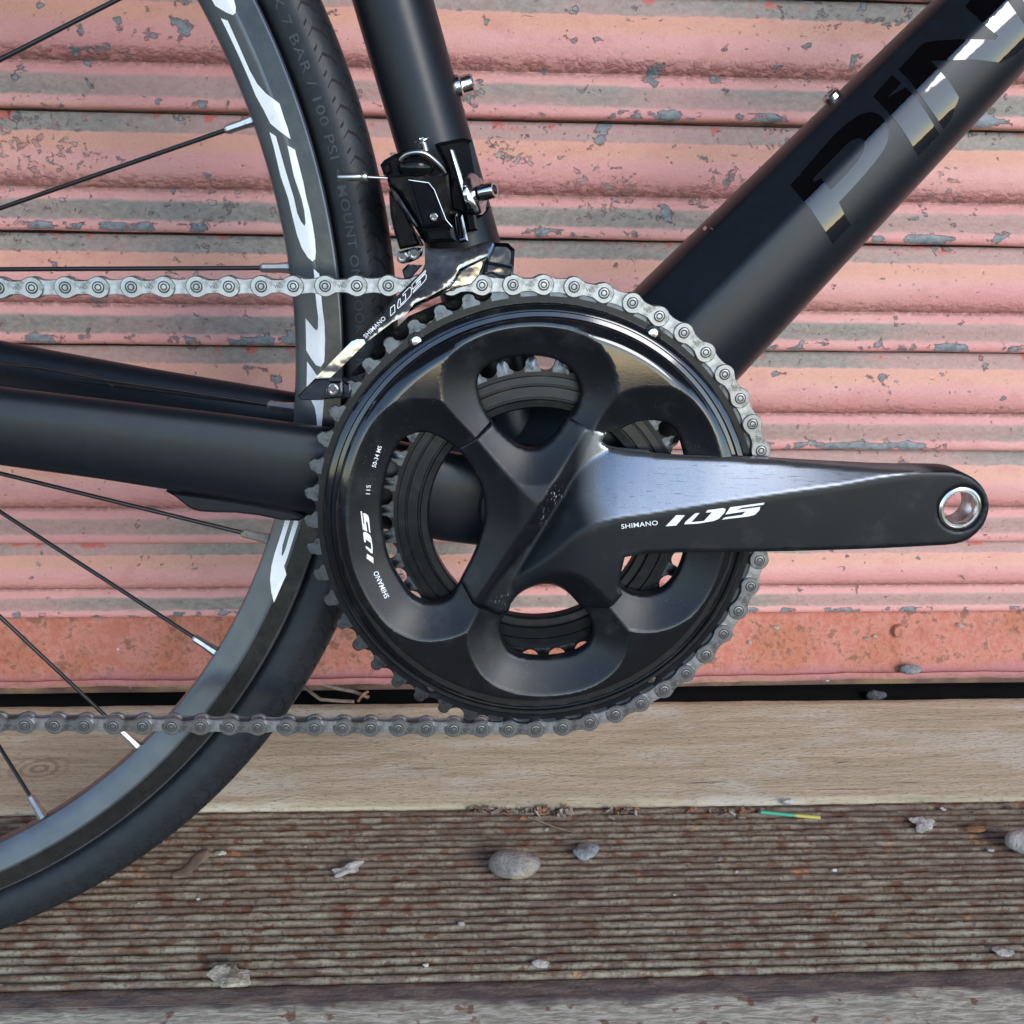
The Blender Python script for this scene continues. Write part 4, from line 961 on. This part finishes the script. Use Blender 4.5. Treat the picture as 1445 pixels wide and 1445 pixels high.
pts = [at(477, 250, 2), at(514, 249.5, 2)]; v, f = lathe([(1.2, 0), (1.6, .6), (1.55, 8.5), (1.4, 9), (1.9, 9.6), (2.0, 10.8), (1.6, 11.6), (.5, 12)], 14, tuple(pts[0]), tuple((pts[1]-pts[0])/np.linalg.norm(pts[1]-pts[0]))); mesh_obj('cable_end_cap', v, f, 'nipple', FD, 40)
v, f = rod(at(512, 249.5, 2), at(548, 251.5, 3), .55, 8); mesh_obj('cable_tail', v, f, 'cable_steel', FD, 60)
fplate('link_arm', [(120,420),(340,400),(740,400),(770,700),(740,900),(480,965),(455,945),(255,600),(135,510)], 1.4, 6, 'plastic_black', 1.0, 0, G_)
fplate('link_face', [(335,460),(540,490),(600,560),(720,870),(700,905),(480,955),(395,680),(360,560)], -1.2, 3, 'gloss_black', 1.1, 0, G_)
edge = [at(530+px/7.225, 190+py/7.225, -1.1) for px, py in ((372,520),(337,462),(540,490),(598,560),(720,868),(780,940))]; v, f = sweep(edge, .22, 6); mesh_obj('face_edge', v, f, 'bolt_steel', FD, 60)
fplate('side_bevel', [(130,515),(250,600),(462,952),(405,958),(200,665)], -.2, 3, 'chrome', .9, 0, G_)
fplate('pivot_block', [(135,560),(300,760),(400,990),(465,1130),(245,1172),(190,1000),(150,820)], 2, 14, 'plastic_black', 1.2, 0, G_)
fplate('pivot_block', [(470,960),(790,930),(805,1010),(830,1090),(520,1110)], .2, 12, 'gloss_black', 1.6, 0, G_)
fplate('link_pin', [(395,985),(420,1000),(490,1130),(455,1140)], -.5, 4, 'chrome', .5, 0, G_)
fplate('return_spring', [(790,815),(830,805),(860,1040),(830,1060),(805,960)], 5, 9, 'chrome', .7, 0, G_)
fplate('return_spring', [(845,830),(885,815),(945,1085),(850,1110),(835,1050),(880,1040)], 4, 9, 'chrome', .7, 0, G_)
x, z = G_([(595,835)], -1)[0]; v, f = lathe([(1.6, 0), (1.6, -1.6), (1.3, -1.8), (.8, -1.8), (.7, -1.1), (.05, -1.1)], 16, (x, 0, z), (0, .985, .17)); mesh_obj('limit_screw', v, f, 'bolt_steel', FD, 30)
p0_ = at(530+500/7.225, 190+165/7.225, 5); p1_ = at(530+462/7.225, 190+40/7.225, 4); d_ = (p1_-p0_); Ls = np.linalg.norm(d_)
pr = [(1.35, 0)]
for k in range(9): pr += [(1.35, Ls*(.05+k*.075)), (1.62, Ls*(.075+k*.075)), (1.35, Ls*(.1+k*.075))]
pr += [(2.2, Ls*.8), (2.35, Ls*.86), (2.35, Ls*.97), (2.0, Ls), (1.1, Ls), (1.0, Ls*.93), (.1, Ls*.93)]
v, f = lathe([(r*1.35, q) for r, q in pr], 18, tuple(p0_), tuple(d_/Ls)); mesh_obj('support_screw', v, f, 'bolt_bright', FD, 30)
c0 = at(530+1050/7.225, 190+600/7.225, 10); ax = np.array([.84, -.50, .20]); ax /= np.linalg.norm(ax)
v, f = lathe([(8.4, -2), (8.4, -.3), (7.8, .4), (6.2, .9), (4.2, 1.2), (3.2, 1.3)], 32, tuple(c0-ax*.5), tuple(ax)); mesh_obj('clamp_washer', v, f, 'bolt_bright', FD, 40)
v, f = lathe([(3.4, 1.5), (3.4, 7.2), (3.0, 7.8), (2.0, 7.8), (1.9, 5.5), (.1, 5.5)], 24, tuple(c0), tuple(ax)); mesh_obj('clamp_bolt', v, f, 'bolt_bright', FD, 35)

# ------------------------------------------------------------------ small litter lying about
for mm in ('pebble_grey', 'pebble_pale', 'pebble_slate', 'mortar', 'chip_white'): wavy(mm, .6, 420)
def stone(name, px, py, wpx, hpx, mat, label, cat, z=.001, seed=1, flat=.6, plane=None, rot=0., group=None, rough=.18, sub=3):
    c = on_ground(px, py, z) if plane is None else on_wall(px, py, plane); D = np.linalg.norm(c-CAMW); k = D/FPX
    bm = bmesh.new(); bmesh.ops.create_icosphere(bm, subdivisions=sub, radius=1); r = np.random.default_rng(seed)
    W = r.normal(size=(7, 3)); ph = r.random(7)*6.28; am = r.random(7)*rough
    ax = np.array([wpx*k/2, max(hpx*k/2, wpx*k*.22)*.95, wpx*k/2*flat*.75]); zmin = 9
    for v in bm.verts:
        p = np.array(v.co); s_ = 1+sum(am[i]*sin(2.2*(W[i]@p)+ph[i]) for i in range(7)); p = p*s_*ax
        x = p[0]*cos(rot)-p[1]*sin(rot); y = p[0]*sin(rot)+p[1]*cos(rot); v.co = (x, y, p[2]); zmin = min(zmin, p[2])
    for v in bm.verts: v.co.z -= zmin
    me = bpy.data.meshes.new(name); bm.to_mesh(me); bm.free(); me.materials.append(MAT[mat])
    me.polygons.foreach_set('use_smooth', [True]*len(me.polygons)); me.set_sharp_from_angle(angle=radians(38))
    o = bpy.data.objects.new(name, me); COL.objects.link(o); o.location = (c[0], c[1], (z-.0008) if plane is None else c[2]); tag(o, label, cat, group); return o
stone('pebble', 722, 1232, 70, 42, 'pebble_grey', 'large smooth grey pebble with an orange patch on the decking', 'pebble', seed=3, flat=.62, rough=.09)
stone('pebble', 1446, 1200, 48, 34, 'pebble_pale', 'rounded pale pebble lying alone on the ribbed decking', 'pebble', seed=5, flat=.8, rough=.09)
stone('stone_chip', 489, 1233, 40, 18, 'pebble_pale', 'elongated pinkish white stone chip on the decking', 'stone', seed=8, flat=.5, rot=.35, rough=.3)
stone('stone_chip', 825, 1207, 30, 24, 'pebble_slate', 'angular blue grey stone on the decking beside the large pebble', 'stone', seed=12, flat=.6, rough=.3)
stone('stone_chip', 1300, 1161, 15, 20, 'chip_white', 'thin pale grey flake near the timber board', 'stone', seed=14, flat=.3, rough=.4)
stone('stone_chip', 1415, 1343, 27, 14, 'pebble_pale', 'flat pale flake on the smooth end of the ribs', 'stone', seed=15, flat=.25, rough=.35)
stone('stone_chip', 313, 1205, 15, 9, 'chip_white', 'small pale chip beside the dry leaf strip', 'stone', seed=16, flat=.5)
stone('stone_chip', 1385, 1169, 22, 8, 'dry_orange', 'orange brown flake on the ribbed decking', 'flake', seed=17, flat=.3, rough=.4)
stone('mortar_crumb', 332, 1384, 38, 26, 'mortar', 'crumbly pale mortar lump at the edge of the ribs', 'mortar', seed=21, flat=.5, rough=.5)
stone('pebble', 1283, 944, 27, 16, 'pebble_slate', 'grey pebble resting on the shutter lip', 'pebble', z=.010, seed=24, flat=.6, rough=.07, plane=WY-.0115).location.z = .0105
stone('pebble', 1236, 986, 26, 16, 'pebble_slate', 'dark pebble down in the gap behind the timber board', 'pebble', z=-.033, seed=25, flat=.7, rough=.1)
for i, (px, py, w_, h_) in enumerate(((1177,1228,8,4), (1016,1212,6,8), (1330,1142,8,5), (1112,1134,16,8), (430,1194,5,4), (772,1170,5,4), (600,1362,9,5), (652,1304,9,5), (1040,1230,5,4), (952,1262,4,3), (1398,1201,8,4), (196,1274,4,3), (280,1268,6,5), (762,1361,18,9))):
    stone('grit', px, py, w_, h_, ('chip_white', 'pebble_pale', 'chip_white')[i % 3], 'tiny pale grit grain lying on the decking', 'grit', seed=40+i, flat=.6, rough=.25, group='grit grains on the decking', sub=2)
for i, (px, py, w_, h_) in enumerate(((1360,889,6,9), (1059,911,6,8), (1226,906,6,5), (1238,903,5,6), (1098,893,10,4), (140,880,6,4), (1220,866,6,4))):
    o = stone('paint_flake', px, py, w_, h_, 'chip_white', 'white flake stuck to the red bottom bar', 'flake', seed=70+i, flat=.6, plane=WY-.006, rough=.3, group='white flakes on the bottom bar', sub=2)
    t = (o.location.z-.010)/.05; o.location.y = WY-.0070+.0085*t-o.location.x*WROT*-1-.0012
# dry leaf strip, twigs, wire
def strip(name, pts, wid, mat, label, cat, z=.0015, th=.0012):
    P = [on_ground(px, py, z) for px, py in pts]; m = MB(); v = []; n = len(P)
    for i, p in enumerate(P):
        t = P[min(i+1, n-1)]-P[max(i-1, 0)]; t /= np.linalg.norm(t); s_ = np.array([-t[1], t[0], 0]); w_ = wid*(1 if 0 < i < n-1 else .45)*(1+.25*sin(i*2.3))
        hh = .0012*sin(i*1.7)+.001
        for a, b_ in ((-1, 0), (-.4, .0016), (.5, .0012), (1, 0), (0, -.0006)): v.append(tuple(p+s_*w_*a+np.array([0, 0, b_+hh])))
    f = []
    for i in range(n-1):
        for j in range(5): f.append((i*5+j, i*5+(j+1) % 5, (i+1)*5+(j+1) % 5, (i+1)*5+j))
    f += [tuple(range(5)), tuple((n-1)*5+j for j in range(5))]
    o = mesh_obj(name, [np.array(q)-P[0] for q in v], f, mat, None, 60, scale=1); o.location = P[0]; tag(o, label, cat); return o
strip('dry_leaf', [(293,1202), (285,1212), (272,1222), (260,1232), (243,1240)], .0042, 'dry_leaf', 'long dry brown leaf strip lying across the ribs', 'leaf')
def twig(pts, r, z, mat, label, cat='twig', name='twig', group=None):
    P = [on_ground(px, py, z+dz) for px, py, dz in pts]; v, f = sweep([tuple(p-P[0]) for p in P], r, 7)
    o = mesh_obj(name, v, f, mat, None, 60, scale=1); o.location = P[0]; tag(o, label, cat, group); return o
twig([(425,965,0), (440,978,.001), (452,987,.002), (480,989,.001), (500,990,0)], .0014, .003, 'dry_twig', 'bent dry twig lying in the gap against the tyre')
twig([(455,966,.004), (478,972,.004), (500,976,.002), (520,984,0)], .0015, .002, 'dry_twig', 'straight pale twig above the bent one in the gap')
twig([(505,990,0), (512,980,.003), (520,975,.005)], .0012, .002, 'dry_orange', 'short reddish twig end at the gap')
twig([(745,1153,.002), (760,1158,.001), (785,1168,.001), (812,1175,0)], .0006, .001, 'dry_twig', 'thin hair fine root curling over the ribs')
w0, w1_ = on_ground(1073, 1146, .0022), on_ground(1158, 1154, .0022); m = MB(); d_ = w1_-w0; Lw = np.linalg.norm(d_)
v, f = lathe([(.0004, 0), (.0013, .0002), (.0013, Lw*.3), (.0012, Lw*.6), (.0013, Lw-.0002), (.0004, Lw)], 14, (0,0,0), tuple(d_/Lw))
o = mesh_obj('wire_offcut', v, f, 'wire', None, 50, scale=1); o.location = w0; ul = o.data.uv_layers.new(name='UVMap'); dn = d_/Lw
for lp in o.data.loops: 
    co = np.array(o.data.vertices[lp.vertex_index].co); ul.data[lp.index].uv = (0, float(co@dn)/Lw)
tag(o, 'short green and yellow striped wire offcut beside the timber board', 'wire')
# uncountable crumbs gathered in the joint between timber board and decking
lm = MB(); lr = np.random.default_rng(5)
for (c0x, n_l, sp) in ((700, 16, 22), (760, 60, 24), (870, 14, 12), (890, 10, 10), (1000, 8, 24), (1040, 14, 20), (1390, 5, 30)):
    for _ in range(n_l):
        p = on_ground(c0x+lr.normal()*sp, 1143+abs(lr.normal())*4.5-2, .0005); p[1] = min(p[1], .1298); s_ = .0006+.0016*lr.random()
        q = Matrix.Rotation(lr.random()*6, 3, Vector(lr.normal(size=3)).normalized())
        vv = [q @ Vector((x*s_*1.6, y*s_*.7, z*s_*.5)) for x, y, z in ((-1,-.6,-.5), (1,-1,-.4), (.8,.9,-.5), (-.9,.8,-.3), (-.5,-.4,.6), (.6,-.3,.7), (.4,.5,.5), (-.4,.6,.8))]
        lm.add([tuple(np.array(a)+p+[0,0,s_*.5]) for a in vv], [(0,1,2,3), (4,7,6,5), (0,4,5,1), (1,5,6,2), (2,6,7,3), (3,7,4,0)], int(lr.integers(0, 4)))
o = lm.obj('leaf_litter', ['dry_twig', 'dry_leaf', 'mortar', 'dry_orange'], None, None, scale=1)
tag(o, 'crumbs of dry leaf and bark along the foot of the timber board', 'leaf litter', kind='stuff')
